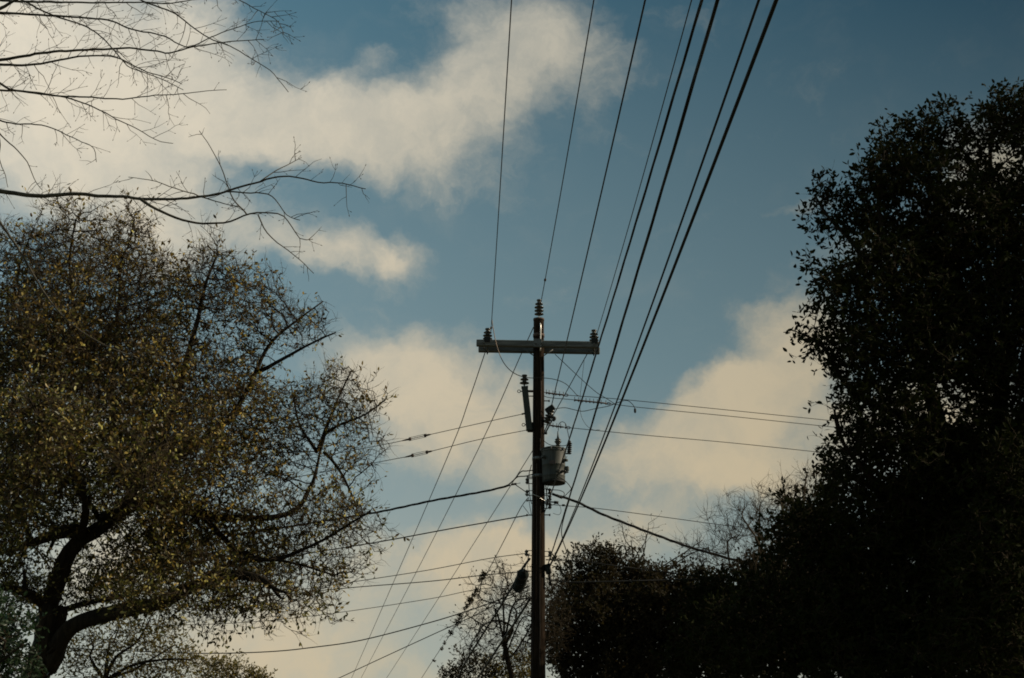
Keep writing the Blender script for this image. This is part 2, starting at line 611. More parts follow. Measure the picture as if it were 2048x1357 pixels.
# double crossarm
AXL = unit(at(1198, 690, PY) - at(953, 686, PY))
AXL = unit(AXL - np.array([0, AXL[1], 0]))
AXZ = unit(np.cross(AXL, np.array([0, 1.0, 0])))
AX3 = np.array([AXL, [0, 1, 0], AXZ])
arms = []
for k, (yy, px0, px1, py0, py1) in enumerate(((PY - 0.185, 953, 1197.5, 680.5, 684.5), (PY + 0.185, 957, 1199.5, 692.8, 696.2))):
    a, b = at(px0, py0, yy), at(px1, py1, yy)
    c = (a + b) / 2 - AXZ * 0.066
    ar = MB().box(c, np.linalg.norm(b - a), 0.105, 0.132, AX3, 0.012).build('crossarm', M['arm'], pole, smooth=False)
    arms.append((c, ar))
armc = (arms[0][0] + arms[1][0]) / 2
# through bolts with square washers, nuts
for sx in (-1.13, -0.06, 0.06, 1.13):
    p = armc + AXL * sx
    b = MB().tube([p - np.array([0, .30, 0]), p + np.array([0, .30, 0])], 0.011, 6)
    for sg in (-1, 1):
        b.box(p + np.array([0, sg * .244, 0]), .06, .008, .06, AX3)
        b.lathe(p + np.array([0, sg * .249, 0]), (0, sg, 0), [(0, .018), (.018, .018)], 6)
    b.build('through_bolt', M['steel'], pole, smooth=False)
# pole saddle plate on the front arm
MB().box(arms[0][0] + AXL * (0.0) + np.array([0, -.058, .01]), .17, .008, .17, AX3, .003).build('gain_plate', M['steel'], pole, smooth=False)
# flat braces behind, hidden mostly under the arm
for sx in (-1, 1):
    a = armc + AXL * (0.30 * sx) - AXZ * .05
    b = on_pole(712, 0.10 * sx)
    MB().tube([a, b], 0.012, 5).build('brace', M['steel'], pole)


def shed_profile(r_core, r_shed, n, pitch, h0=0.0):
    pr = [(h0, r_core * 1.15)]
    for i in range(n):
        h = h0 + .012 + i * pitch
        s = r_shed * (1.0 if i < n - 1 else 0.86)
        pr += [(h, r_core), (h + pitch * .16, s * .70), (h + pitch * .08, s), (h + pitch * .22, s), (h + pitch * .46, r_core * 1.5), (h + pitch * .62, r_core)]
    h = h0 + .012 + n * pitch
    pr += [(h, r_core * 1.1), (h + .012, r_core * 1.45), (h + .034, r_core * 1.35), (h + .045, r_core * .5)]
    return pr


def insulator(name, base, axis, r_core, r_shed, n, pitch, parent, pin=0.12):
    base = np.asarray(base, float)
    axis = unit(np.asarray(axis, float))
    o = MB().lathe(base, axis, shed_profile(r_core, r_shed, n, pitch), 16).build(name, M['porcelain'], parent)
    MB().tube([base - axis * pin, base + axis * .02], 0.016, 8).build('pin', M['steel'], o)
    return o


top_l = at(975, 681, PY) + AXZ * .01
top_r = at(1188, 684, PY) + AXZ * .01
for p in (top_l, top_r):
    insulator('insulator', p, AXZ, .040, .098, 3, .066, pole, .24)
    MB().lathe(p - AXZ * .21 + np.array([0, .12, 0]), -AXZ, [(0, .028), (.03, .028), (.034, .016), (.07, .008)], 8).build('pin_nut', M['dark'], pole)
    MB().box(p - AXZ * .07 + np.array([0, -.245, 0]), .13, .010, .12, AX3, .003).build('pin_plate', M['dark'], pole, smooth=False)
    MB().box(p - AXZ * .012, .12, .44, .022, AX3, .004).build('saddle', M['steel'], pole, smooth=False)
# ridge pin bracket at the top of the pole, a bright strap bolted to the front
pt_front = on_pole(632, 0.012, 0.02)
ridge = at(1078, 631, PY - 0.02)
insulator('insulator', ridge, pax, .036, .096, 4, .074, pole, .02)
MB().tube(smooth_path([ridge + pax * .03, ridge - pax * .10, on_pole(655, .035, r_top + .012), on_pole(680, .035, r_top + .014), on_pole(706, .03, r_top + .014)], 5), [.014] * 21, 6).build('ridge_pin', M['bright'], pole)
MB().lathe(on_pole(640, 0, 0), pax, [(-.02, r_top + .007), (.02, r_top + .007)], 18).build('pole_band', M['rust'], pole)
MB().lathe(on_pole(672, 0, 0), pax, [(-.03, r_top + .012), (.03, r_top + .012)], 18).build('pole_band', M['rust'], pole)
# step bolts / lag bolts sticking out of the shaft on both sides
for (yy, side) in ((793, -1), (802, 1), (1002, -1), (1007, 1), (1030, 1), (1143, -1), (1198, -1), (955, -1), (850, -1), (1031, -1)):
    p = on_pole(yy)
    r0 = pole_r(p)
    b = MB().tube([p + AXL * side * (r0 - .04), p + AXL * side * (r0 + .11)], .011, 6)
    b.lathe(p + AXL * side * (r0 + .085), AXL * side, [(0, .024), (.026, .024)], 6)
    b.build('bolt', M['rust'], pole, smooth=False)
# spool racks for the secondary wires
for (yy, side) in ((963, -1), (987, -1), (983, 1), (996, 1), (1107, -1), (1108, 1), (1012, 1)):
    p = on_pole(yy)
    r0 = pole_r(p)
    c = p + AXL * side * (r0 + .10)
    k = MB()
    for dz in (-.05, .05):
        k.box(p + AXL * side * (r0 + .055) + pax * dz, .14, .035, .010, AX3)
    k.tube([c - pax * .07, c + pax * .07], .009, 6)
    k = k.build('clevis', M['steel'], pole, smooth=False)
    MB().lathe(c - pax * .042, pax, [(0, .034), (.020, .040), (.030, .026), (.054, .026), (.064, .040), (.084, .034)], 12).build('spool', M['porcelain'], k)

# ------------------------------------------------------------------ fibreglass standoff with guy attachments (left of the pole)
a0 = at(1049.5, 776, PY - .06)
a1 = at(1059, 862, PY - .06)
so = thing('standoff_bracket', a1, 'dark square strut with an insulator on its end left of the pole', 'bracket')
d = unit(a1 - a0)
axs = np.array([unit(np.cross([0, 1.0, 0], d)), [0, 1, 0], d])
c = (a0 + a1) / 2
beam = MB()
L0 = np.linalg.norm(a1 - a0)
for q, (w0) in enumerate((.105,)):
    beam.box(c, .125, .11, L0, axs, .012)
beam.build('strut', M['fibre'], so, smooth=False)
MB().box(a0 - d * .01, .14, .125, .03, axs, .006).build('end_cap', M['steel'], so, smooth=False)
insulator('insulator', a0 - d * .075, AXZ, .040, .098, 2, .075, so, .09)
for (px, py, tx) in ((1038, 783, 1056), (1047, 850, 1062)):
    p = at(px, py, PY - .06)
    t = np.linspace(0, 2 * math.pi, 17)
    ringp = p + .030 * (np.cos(t)[:, None] * AXL + np.sin(t)[:, None] * AXZ)
    e = MB().tube(ringp, .008, 5, False)
    e.tube([p + AXL * .03, at(tx, py + 1, PY - .06)], .012, 6)
    e.build('eye_bolt', M['steel'], so)
MB().box(at(1061, 855, PY - .02), .12, .08, .20, AX3, .01).build('mount', M['dark'], so, smooth=False)
for yy in (783, 848, 858):
    p = on_pole(yy)
    q = at(1053 + (yy - 776) * .1, yy, PY - .06)
    MB().box((p + q) / 2 - AXL * .06, abs(p[0] - q[0]) + .05, .05, .04, AX3, .006).build('mount', M['rust'], so, smooth=False)

# ------------------------------------------------------------------ fused cutout (right of the pole)
fc0 = at(1090, 845, PY - .12)
cut = thing('fused_cutout', fc0, 'dark fused cutout angled off the right of the pole', 'cutout switch')
c_top, c_low = at(1104, 822, PY - .16), at(1091, 866, PY - .16)
ax = unit(at(1103, 822, PY - .14) - at(1092, 846, PY - .14))
MB().lathe(at(1092, 846, PY - .14), ax, shed_profile(.045, .085, 4, .060), 14).build('insulator_body', M['porcelain'], cut)
cc = at(1100, 819, PY - .16)
u2 = unit(np.array([.8, 0, .55]))
MB().box(cc + np.array([.0, 0, .0]), .19, .09, .12, np.array([u2, [0, 1, 0], np.cross(u2, [0, 1.0, 0])]), .012).build('top_contact', M['dark'], cut, smooth=False)
MB().tube([at(1108, 834, PY - .2), at(1091, 866, PY - .2)], .016, 8).build('fuse_tube', M['steel'], cut)
MB().tube([at(1101, 833, PY - .15), at(1089, 864, PY - .15)], .010, 8).build('link_wire', M['wire'], cut)
MB().tube(smooth_path([at(1096, 832, PY - .2), at(1103, 834, PY - .2), at(1110, 837, PY - .2), at(1106, 842, PY - .2)], 4), .03, 6).build('hinge_hook', M['dark'], cut)
MB().box(at(1091, 867, PY - .18), .07, .05, .045, AX3, .01).build('lower_hinge', M['dark'], cut, smooth=False)
MB().tube([on_pole(842, .08), at(1093, 843, PY - .14)], .022, 6).build('mount_arm', M['rust'], cut)

# ------------------------------------------------------------------ pole transformer
tkx = at(1107.5, 930, PY - .16)
tk_bot = at(1107.5, 966, PY - .16)
tk_top = at(1107.5, 902, PY - .16)
tk_r = 24.0 / FPX * np.dot(tkx - EYE, FWD)
hT = tk_top[2] - tk_bot[2]
tr = thing('pole_transformer', tk_bot, 'grey drum shaped transformer hung on the right side of the pole', 'transformer')
MB().lathe(tk_bot, (0, 0, 1), [(.02, tk_r * .86), (.021, tk_r * .93), (.05, tk_r * .945), (.12, tk_r * .95), (.125, tk_r * .96), (.135, tk_r * .96), (.14, tk_r * .95),
                                (hT * .52, tk_r * .97), (hT * .525, tk_r * .98), (hT * .54, tk_r * .98), (hT * .545, tk_r * .975), (hT - .05, tk_r * .99), (hT, tk_r)], 36).build('tank', M['tank'], tr)
MB().lathe(tk_bot, (0, 0, 1), [(-.02, tk_r * .80), (-.018, tk_r * .96), (.022, tk_r * .985), (.024, tk_r * .9)], 36).build('base_rim', M['dark'], tr)
lid = MB().lathe(tk_bot + np.array([0, 0, hT]), (0, 0, 1), [(0, tk_r * 1.0), (.001, tk_r * 1.06), (.026, tk_r * 1.07), (.034, tk_r * 1.03), (.055, tk_r * .80), (.075, tk_r * .42), (.08, .02)], 36).build('lid', M['tank'], tr)
MB().lathe(tk_bot + np.array([0, 0, hT - .03]), (0, 0, 1), [(0, tk_r * 1.0), (.003, tk_r * 1.035), (.024, tk_r * 1.035), (.027, tk_r * 1.0)], 36).build('clamp_ring', M['steel'], tr)
for k in range(6):
    a = k * math.pi / 3 + .3
    p = tk_bot + np.array([math.cos(a) * tk_r * 1.075, math.sin(a) * tk_r * 1.075, hT + .005])
    MB().box(p, .03, .03, .05, None, .004).build('lid_lug', M['steel'], tr, smooth=False)
# nameplate, lifting lugs, secondary bushings, drain
def tank_pt(ang, z, out=0.0):
    return tk_bot + np.array([math.sin(ang) * (tk_r * .97 + out), -math.cos(ang) * (tk_r * .97 + out), z])
np_c = tank_pt(-.12, hT * .56, .006)
MB().box(np_c, .13, .006, .07, None, .002).build('nameplate', M['plate'], tr, smooth=False)
for ang, z, w in ((1.35, hT * .42, .09), (1.1, hT * .66, .05), (-.9, hT * .75, .05)):
    rad = np.array([math.sin(ang), -math.cos(ang), 0])
    tan = np.array([math.cos(ang), math.sin(ang), 0])
    MB().box(tank_pt(ang, z, .03), .09, .08, w, np.array([rad, tan, [0, 0, 1]]), .01).build('lifting_lug', M['tank'], tr, smooth=False)
for ang in (.35, .8, 1.25):
    rad = np.array([math.sin(ang), -math.cos(ang), 0])
    MB().lathe(tank_pt(ang, hT * .30, -.01), rad, [(0, .03), (.03, .03), (.035, .02), (.07, .018), (.09, .008)], 10).build('secondary_bushing', M['porcelain'], tr)
# hanger brackets to the pole
for z in (hT * .25, hT * .80):
    a = tk_bot + np.array([0, 0, z])
    p = pbase + pax * ((a[2] - pbase[2]) / pax[2])
    MB().box((a + p) / 2 + np.array([-.05, .02, 0]), .30, .10, .06, None, .008).build('hanger', M['steel'], tr, smooth=False)
    MB().lathe(p, pax, [(-.03, pole_r(p) + .006), (.03, pole_r(p) + .006)], 20).build('hanger_band', M['steel'], tr)
MB().box(on_pole(904, .09, .17), .05, .03, .05, None, .008).build('band_clamp', M['bright'], tr, smooth=False)
# high-voltage bushing on the lid and its stud
hv = at(1116, 897, PY - .16)
MB().lathe(hv - np.array([0, 0, .02]), (0, 0, 1), shed_profile(.034, .052, 3, .030) , 14).build('bushing_foot', M['porcelain'], tr)
MB().lathe(hv + np.array([0, 0, .105]), (0, 0, 1), [(0, .03), (.01, .060), (.03, .075), (.04, .06), (.05, .045), (.065, .062), (.085, .055), (.095, .03), (.12, .022), (.14, .018), (.2, .012), (.245, .010)], 14).build('bushing', M['porcelain'], tr)
# surge arrester on a bracket at the tank's right
ar0, ar1 = at(1138, 909, PY - .16), at(1139.5, 884, PY - .16)
da = unit(ar1 - ar0)
LA = np.linalg.norm(ar1 - ar0)
prof = [(0, .02), (.004, .034)]
for i in range(6):
    h = .012 + i * (LA - .02) / 6
    prof += [(h, .028), (h + .004, .050), (h + .012, .052), (h + .026, .030)]
prof += [(LA, .028), (LA + .02, .018)]
arr = MB().lathe(ar0, da, prof, 14).build('surge_arrester', M['dark'], tr)
MB().box((at(1134, 909, PY - .16) + tank_pt(1.5, hT * .92)) / 2, .14, .04, .02, None, .004).build('arrester_bracket', M['steel'], tr, smooth=False)
MB().tube(smooth_path([at(1135, 913, PY - .16), at(1130, 917, PY - .17), at(1131, 912, PY - .17)], 4), .007, 5).build('arrester_lead', M['steel'], tr)

# ------------------------------------------------------------------ telecom box and splice closure
bx = at(1096, 1139, PY - .05)
axb = np.array([unit([1, 0, .25]), [0, 1, 0], unit([-.25, 0, 1])])
tb = thing('terminal_box', bx, 'small black cable terminal box on the right of the pole', 'terminal box')
MB().box(bx, .12, .10, .19, axb, .02).build('housing', M['dark'], tb, smooth=False)
MB().box(bx + axb[2] * .085, .135, .115, .03, axb, .01).build('cover', M['dark'], tb, smooth=False)
MB().tube([bx - axb[2] * .09, bx - axb[2] * .32 - np.array([.03, 0, 0])], .028, 8).build('cable_tail', M['cable'], tb)
MB().box(on_pole(1140, .12), .14, .06, .05, AX3, .006).build('bracket', M['rust'], tb, smooth=False)

DIR_AWAY = unit(np.array([-.17, 1.0, 0]))


def in_plane(px, py, A, dirxy):
    """where the ray through a picture point meets the upright plane that holds the wire"""
    n = np.array([-dirxy[1], dirxy[0], 0.0])
    d = ray(px, py)
    t = np.dot(A - EYE, n) / np.dot(d, n)
    return EYE + d * t


def tilt_path(pix, A, dirxy, ext=0.0):
    P = [np.asarray(A, float)] + [in_plane(x, y, A, dirxy) for x, y in pix]
    P = smooth_path(P, 5)
    if ext:
        P = np.vstack([P, P[-1] + unit(P[-1] - P[-4]) * ext])
    return P


def cable(name, label, cat, P, r, mat='wire', group=None, n=5):
    o = MB().tube(P, np.asarray(r) * 1.18, n)
    return tag(o.build(name, M[mat], origin=P[0]), label, cat, group)


def twisted(name, label, cat, P, r, strands, pitch, group=None, mat='cable', spread=1.05):
    """separate insulated strands twisted round each other, each a part"""
    P, _ = resample(P, pitch / 8)
    T = unit(np.gradient(P, axis=0))
    u = unit(np.cross(T, np.array([0, 0, 1.0])))
    w = np.cross(u, T)
    root = thing(name, P[0], label, cat, group)
    ph = np.arange(len(P)) / 8 * 2 * math.pi
    for s in range(strands):
        a = ph + s * 2 * math.pi / strands
        Q = P + (np.cos(a)[:, None] * u + np.sin(a)[:, None] * w) * r * spread
        MB().tube(Q, r * (1.0 if s else .8), 5).build('strand', M[mat if s else 'wire'], root)
    return root


# splice closure slung on the telephone cable, left of the pole
Atel = on_pole(1118, -.17)
tel_pix = [(1047, 1134), (1040, 1146), (1018, 1185), (995, 1223), (965, 1270), (930, 1327), (917, 1357)]
TELP = tilt_path(tel_pix, Atel, DIR_AWAY, 6)
sp0, sp1 = in_plane(1048, 1144, Atel, DIR_AWAY), in_plane(1035, 1180, Atel, DIR_AWAY)
spo = thing('splice_closure', (sp0 + sp1) / 2, 'dark capsule shaped splice closure hanging beside the pole', 'splice closure')
axd = unit(sp1 - sp0)
Ls = np.linalg.norm(sp1 - sp0)
MB().lathe(sp0, axd, [(0, .03), (.01, .065), (Ls * .1, .10), (Ls * .3, .115), (Ls * .5, .12), (Ls * .7, .115), (Ls * .88, .10), (Ls * .97, .075), (Ls, .05)], 16).build('shell', M['closure'], spo)
for f in (.16, .5, .84):
    MB().lathe(sp0 + axd * Ls * f, axd, [(-.018, .112), (-.016, .126), (.016, .126), (.018, .112)], 16).build('band', M['dark'], spo)
MB().lathe(sp0 - axd * .09, axd, [(0, .02), (.05, .026), (.1, .05)], 10).build('cable_gland', M['dark'], spo)
MB().lathe(sp1 - axd * .01, axd, [(0, .05), (.05, .03), (.12, .02)], 10).build('cable_gland', M['dark'], spo)

# ------------------------------------------------------------------ wires that come overhead towards the camera
def overhead(A, pixels, span=44.0, sag0=0.7, fit_sag=True):
    """straight in plan from A to a pole behind the eye; sideways drift and sag fitted to the observed points"""
    A = np.asarray(A, float)

    def curve(m, sag, s):
        t = s / span
        return np.stack([A[0] + m * s, A[1] - s, A[2] - 4 * sag * t * (1 - t)], -1)

    def res(m, sag):
        s = np.linspace(0.0, A[1] - 1.0, 400)
        d = curve(m, sag, s) - EYE
        f = d @ FWD
        ok = f > .3
        u = 1024 + FPX * (d @ RIGHT)[ok] / f[ok]
        v = 678.5 - FPX * (d @ UP)[ok] / f[ok]
        o = np.argsort(v)
        return np.array([np.interp(py, v[o], u[o]) - px for px, py in pixels])
    best = None
    for sag in (np.linspace(.25, 1.6, 28) if fit_sag else [sag0]):
        ms = np.linspace(-.12, .16, 141)
        e = [np.sum(res(m, sag) ** 2) for m in ms]
        m = ms[int(np.argmin(e))]
        ms = np.linspace(m - .003, m + .003, 31)
        e = [np.sum(res(mm, sag) ** 2) for mm in ms]
        if best is None or min(e) < best[0]:
            best = (min(e), ms[int(np.argmin(e))], sag)
    s = np.linspace(0, A[1] + 9, 90)
    return curve(best[1], best[2], s)


G_PRI = 'bare conductors between the pole and the camera'
ins_l = at(984, 640, PY - .25)
P = overhead(at(982, 663, PY), [(985.5, 635), (1000, 380), (1023, 0)], fit_sag=False)
cable('power_line', 'thin bare line from the left crossarm insulator up out of the frame', 'power line', P, .0068)
MB_clamp = lambda p, dr, L_, r_: MB().lathe(p, dr, [(0, r_ * .5), (L_ * .2, r_), (L_ * .8, r_), (L_, r_ * .5)], 8)
tag(MB_clamp(P[1] * .55 + P[0] * .45, P[1] - P[0], .10, .022).build('line_clamp', M['rust'], origin=P[1]), 'small dark clamp just above the left crossarm insulator', 'line clamp')
P = overhead(at(1082, 605, PY), [(1088, 570), (1103, 500), (1160, 180), (1185.5, 0)], fit_sag=False)
cable('power_line', 'thin bare line from the insulator on the pole top up out of the frame', 'power line', P, .0072)
tag(MB_clamp(in_plane(1090, 572, P[0], (0.033, -1)) if False else P[4], P[4] - P[5], .12, .024).build('line_clamp', M['rust'], origin=P[4]), 'small dark clamp on the line just above the pole top insulator', 'line clamp')
P = overhead(at(1103, 812, PY - .1), [(1172, 518), (1199, 400), (1245, 203), (1290, 0)])
cable('power_line', 'bare line running up from the cutout and passing in front of the crossarm', 'power line', P, .0085)
P = overhead(at(1194, 668, PY), [(1196.5, 659), (1243, 500), (1272, 400), (1384, 0)], fit_sag=False)
cable('power_line', 'thin bare line from the right crossarm insulator up out of the frame', 'power line', P, .0062)
P = overhead(on_pole(1028, .12, .12), [(1133, 893), (1183, 740), (1206, 665), (1240, 547), (1287, 400), (1403, 0)])
twisted('overhead_cable', 'black twisted cable that crosses the right end of the crossarm and the transformer', 'overhead cable', P, .0070, 3, 3.4, spread=.7)
P = overhead(on_pole(1130, .19, .05), [(1143, 975), (1196, 813), (1217, 740), (1266, 571), (1319, 400), (1435, 0)])
W6 = P
twisted('overhead_cable', 'black twisted cable just right of the crossarm, second thickest of the bundle', 'overhead cable', P, .0076, 3, 4.6, spread=.7)
P = overhead(on_pole(1132, .22, .05), [(1175, 950), (1237, 795), (1257, 740), (1343, 500), (1378, 400), (1517, 0)])
cable('overhead_cable', 'thin black cable running close along the left of the thickest one', 'overhead cable', P, .0062, 'cable')
P = overhead(on_pole(1136, .22, .05), [(1160, 1000), (1218, 863), (1268, 740), (1361.6, 500), (1400, 400), (1552, 0)])
cable('overhead_cable', 'thickest black cable, furthest right of those overhead, ending at the terminal box', 'overhead cable', P, .0098, 'cable', n=8)

# ------------------------------------------------------------------ wires that run on away from the camera, down to the left
A = at(972, 700, PY + .1)
cable('power_line', 'thin line falling away from under the left end of the crossarm', 'power line', tilt_path([(936.5, 805), (901, 900), (800, 1135), (703, 1357)], A, DIR_AWAY, 8), .0085)
A = at(1067, 655, PY + .1)
cable('power_line', 'thin line falling away from the top of the pole behind the crossarm', 'power line', tilt_path([(1041, 712), (956, 900), (835, 1140), (722, 1357)], A, DIR_AWAY, 8), .0085)
A = at(1178, 702, PY + .1)
cable('power_line', 'thin line falling away from the right crossarm end and passing behind the pole', 'power line', tilt_path([(1107, 830), (1062, 907), (960, 1068), (870, 1208), (773, 1357)], A, DIR_AWAY, 8), .0085)
cable('telephone_cable', 'thick black cable running down left from the pole through the splice closure', 'telephone cable', TELP, .020, 'cable', n=7)
cable('support_strand', 'steel strand that carries the splice closure along its cable', 'strand', tilt_path([(1055, 1122), (1049, 1138), (1044, 1150), (1030, 1172), (1018, 1187)], on_pole(1108, -.19), DIR_AWAY), .008)
A = on_pole(1200, -.17)
cable('telephone_cable', 'second thick black cable low on the pole, running down left behind the bare tree', 'telephone cable', tilt_path([(1040, 1230), (1010, 1275), (970, 1335), (955, 1357)], A, DIR_AWAY, 6), .020, 'cable', n=7)
# the overgrown cable
A = on_pole(995, -.20)
VP_ = tilt_path([(1040, 1019), (1008, 1082), (973, 1148), (940, 1203), (910, 1255), (870, 1315), (843, 1357)], A, DIR_AWAY, 6)
vine = thing('overgrown_cable', VP_[0], 'thin cable overgrown with small tufts of vine, falling left of the pole', 'cable')
MB().tube(VP_, .0085, 5).build('cable', M['cable'], vine)
MB().tube([A, on_pole(1030, -.14)], .006, 5).build('tie_wire', M['wire'], vine)
rng = np.random.default_rng(77)


def leaf_cloud(mb, P, D, size, rng, width=.38, m=0):
    """N small pointed leaves, two bent quads each"""
    N_ = len(P)
    if N_ == 0:
        return
    D = unit(D)
    rn = unit(rng.normal(size=(N_, 3)))
    W = unit(np.cross(D, rn))
    Nn = np.cross(D, W)
    s = np.broadcast_to(np.asarray(size, float), (N_,))[:, None] * rng.uniform(.7, 1.25, (N_, 1))
    wd = s * width * .5
    curl = s * rng.uniform(-.12, .22, (N_, 1))
    fold = wd * .35
    v = np.stack([P, P + D * s * .32 + W * wd + Nn * fold, P + D * s * .70 + W * wd * .85 + Nn * (fold + curl * .5),
                  P + D * s + Nn * curl * 1.2, P + D * s * .70 - W * wd * .85 + Nn * (fold + curl * .5), P + D * s * .32 - W * wd + Nn * fold], 1)
    b = (np.arange(N_) * 6)[:, None]
    q = np.concatenate([b + np.array([[0, 1, 2, 3]]), b + np.array([[0, 3, 4, 5]])], 1).reshape(-1, 4)
    mm = np.repeat(np.broadcast_to(np.asarray(m), (N_,)), 2)
    mb.add(v, q, None, mm)


for (px, py, s) in ((967, 1153, .10), (962, 1160, .07), (953, 1180, .06), (948, 1190, .05), (941, 1202, .11), (935, 1211, .05), (931, 1216, .04), (921, 1233, .08), (915, 1244, .09),
                    (902, 1266, .07), (889, 1286, .03), (883, 1298, .04), (868, 1322, .035), (940, 1199, .07), (968, 1148, .05)):
    p = in_plane(px, py, A, DIR_AWAY)
    n_ = int(60 * s / .1) + 10
    dirs = unit(rng.normal(size=(n_, 3)))
    q = p + dirs * s * rng.uniform(0, .8, (n_, 1))
    mb = MB()
    leaf_cloud(mb, q, dirs, .055, rng, .5)
    a = unit(rng.normal(size=(8, 3)))
    mb.prisms(np.repeat(p[None], 8, 0), p + a * s * 1.4, .003, .002)
    mb.build('vine_tuft', M['leaf_mid'], vine)

# ------------------------------------------------------------------ service drops to the left
LDIR = unit(np.array([-1.0, .22, 0]))


def strain(P, f, parent=None):
    """wedge clamp, link and eye of a guy strain insulator at fraction f of the path"""
    s = np.concatenate([[0], np.cumsum(np.linalg.norm(np.diff(P, axis=0), axis=1))])
    pt = lambda q: np.array([np.interp(q, s, P[:, k]) for k in range(3)])
    c = f * s[-1]
    return pt(c - .22), pt(c - .12), pt(c + .12), pt(c + .32)


for (A, pix, x0, x1, lab) in ((at(1052, 827, PY - .05), [(960, 847), (840, 874), (770, 889), (610, 919)], 818, 852, 'upper of two guy wires with a link in it, left of the pole'),
                              (at(1062, 859, PY - .05), [(960, 879), (845, 907), (770, 922), (590, 955)], 822, 856, 'lower of two guy wires with a link in it, left of the pole')):
    P = tilt_path(pix, A, LDIR, 3)
    gw = thing('guy_wire', A, lab, 'guy wire')
    MB().tube(P, .0075, 5).build('wire', M['wire'], gw)
    MB().tube([P[0], P[0] + (P[3] - P[0]) * .16], .019, 7).build('grip', M['rust'], gw)
    PX = lambda px: P[int(np.argmin([abs(1024 + FPX * np.dot(q - EYE, RIGHT) / np.dot(q - EYE, FWD) - px) for q in resample(P, .02)[0]]))] if False else min(resample(P, .02)[0], key=lambda q: abs(1024 + FPX * np.dot(q - EYE, RIGHT) / np.dot(q - EYE, FWD) - px))
    e0, e1 = PX(x1), PX(x0)
    dd_ = unit(e1 - e0)
    MB().lathe(e0, dd_, [(-.10, .008), (-.06, .018), (0, .022), (.03, .040), (.05, .026)], 8).build('wedge_clamp', M['rust'], gw)
    MB().lathe(e1, -dd_, [(-.16, .008), (-.08, .016), (0, .022), (.03, .044), (.05, .026)], 8).build('wedge_clamp', M['rust'], gw)
    up = np.array([0, 0, .032])
    k = MB()
    for sgn in (-1, 1):
        k.tube([e0 + up * sgn, e1 + up * sgn], .0055, 5)
    k.build('link', M['steel'], gw)

A = at(1020, 970, PY)
LP = tilt_path([(1000, 976), (960, 985), (890, 997), (830, 1009), (770, 1022), (700, 1034), (620, 1047)], A, LDIR, 3)
twisted('service_drop', 'thick twisted service cable leaving the pole to the left below the transformer', 'service cable', LP, .0125, 3, .9)
for (y0, ym, x0) in ((942, 943, 1042), (949.5, 953, 1036)):
    cable('jumper_wire', 'short insulated lead from the pole, %s of the two feeding the twisted service cable' % ('upper' if y0 < 945 else 'lower'), 'wire',
          smooth_path([on_pole(y0, -.10, .05), at(1052, ym - .5, PY - .03), at(x0, ym + 1, PY - .03), at(1027, 961, PY), at(1012, 974, PY)], 5), .010, 'cable')
ws = thing('wedge_clamp', at(1027, 968, PY), 'small dead end clamp holding the twisted service cable left of the pole', 'clamp')
MB().tube([at(1022, 969.5, PY), at(1033, 968, PY)], .022, 7).build('clamp_body', M['rust'], ws)
MB().tube([at(1033, 968, PY), at(1041, 966.5, PY)], .007, 5).build('tail', M['bright'], ws)
MB().tube([at(1031, 970, PY), at(1051, 984, PY)], .009, 5).build('bail', M['wire'], ws)
cable('service_wire', 'single dark wire to the left fixed below the vine covered cable', 'wire', tilt_path([(980, 1044), (900, 1058), (770, 1082), (660, 1100)], on_pole(1030, -.16), LDIR, 3), .0105, 'cable')
cable('service_wire', 'thin wire from the left spool near the top of the splice closure', 'wire', tilt_path([(980, 1117), (860, 1140), (740, 1159), (600, 1180)], on_pole(1107, -.22), LDIR, 3), .0065)
cable('service_wire', 'nearly level wire passing behind the splice closure', 'wire', tilt_path([(974, 1150), (860, 1163), (698, 1176), (560, 1190)], on_pole(1143, -.16), LDIR, 3), .0080)
cable('service_wire', 'faint thin wire below the closure that runs on into the oak', 'wire', tilt_path([(950, 1180), (860, 1198), (674, 1226), (520, 1243), (380, 1250), (280, 1248)], on_pole(1168, -.16), LDIR, 3), .0055)
cable('service_wire', 'long sagging dark wire that sweeps down to the far left', 'wire', tilt_path([(1005, 1197), (945, 1219), (858, 1246), (722, 1281), (619, 1296), (551, 1303), (470, 1306.5), (380, 1307), (300, 1304)], on_pole(1172, -.16), LDIR, 3), .0095, 'cable')
cable('service_wire', 'straight wire crossing the vine tufts and falling to the bottom edge', 'wire', tilt_path([(1000, 1205), (950, 1231), (860, 1272), (756, 1320), (677, 1357)], on_pole(1180, -.16), unit(np.array([-.7, .7, 0])), 4), .0080)

# ------------------------------------------------------------------ lines to the right
RDIR = unit(np.array([1.0, .20, 0]))


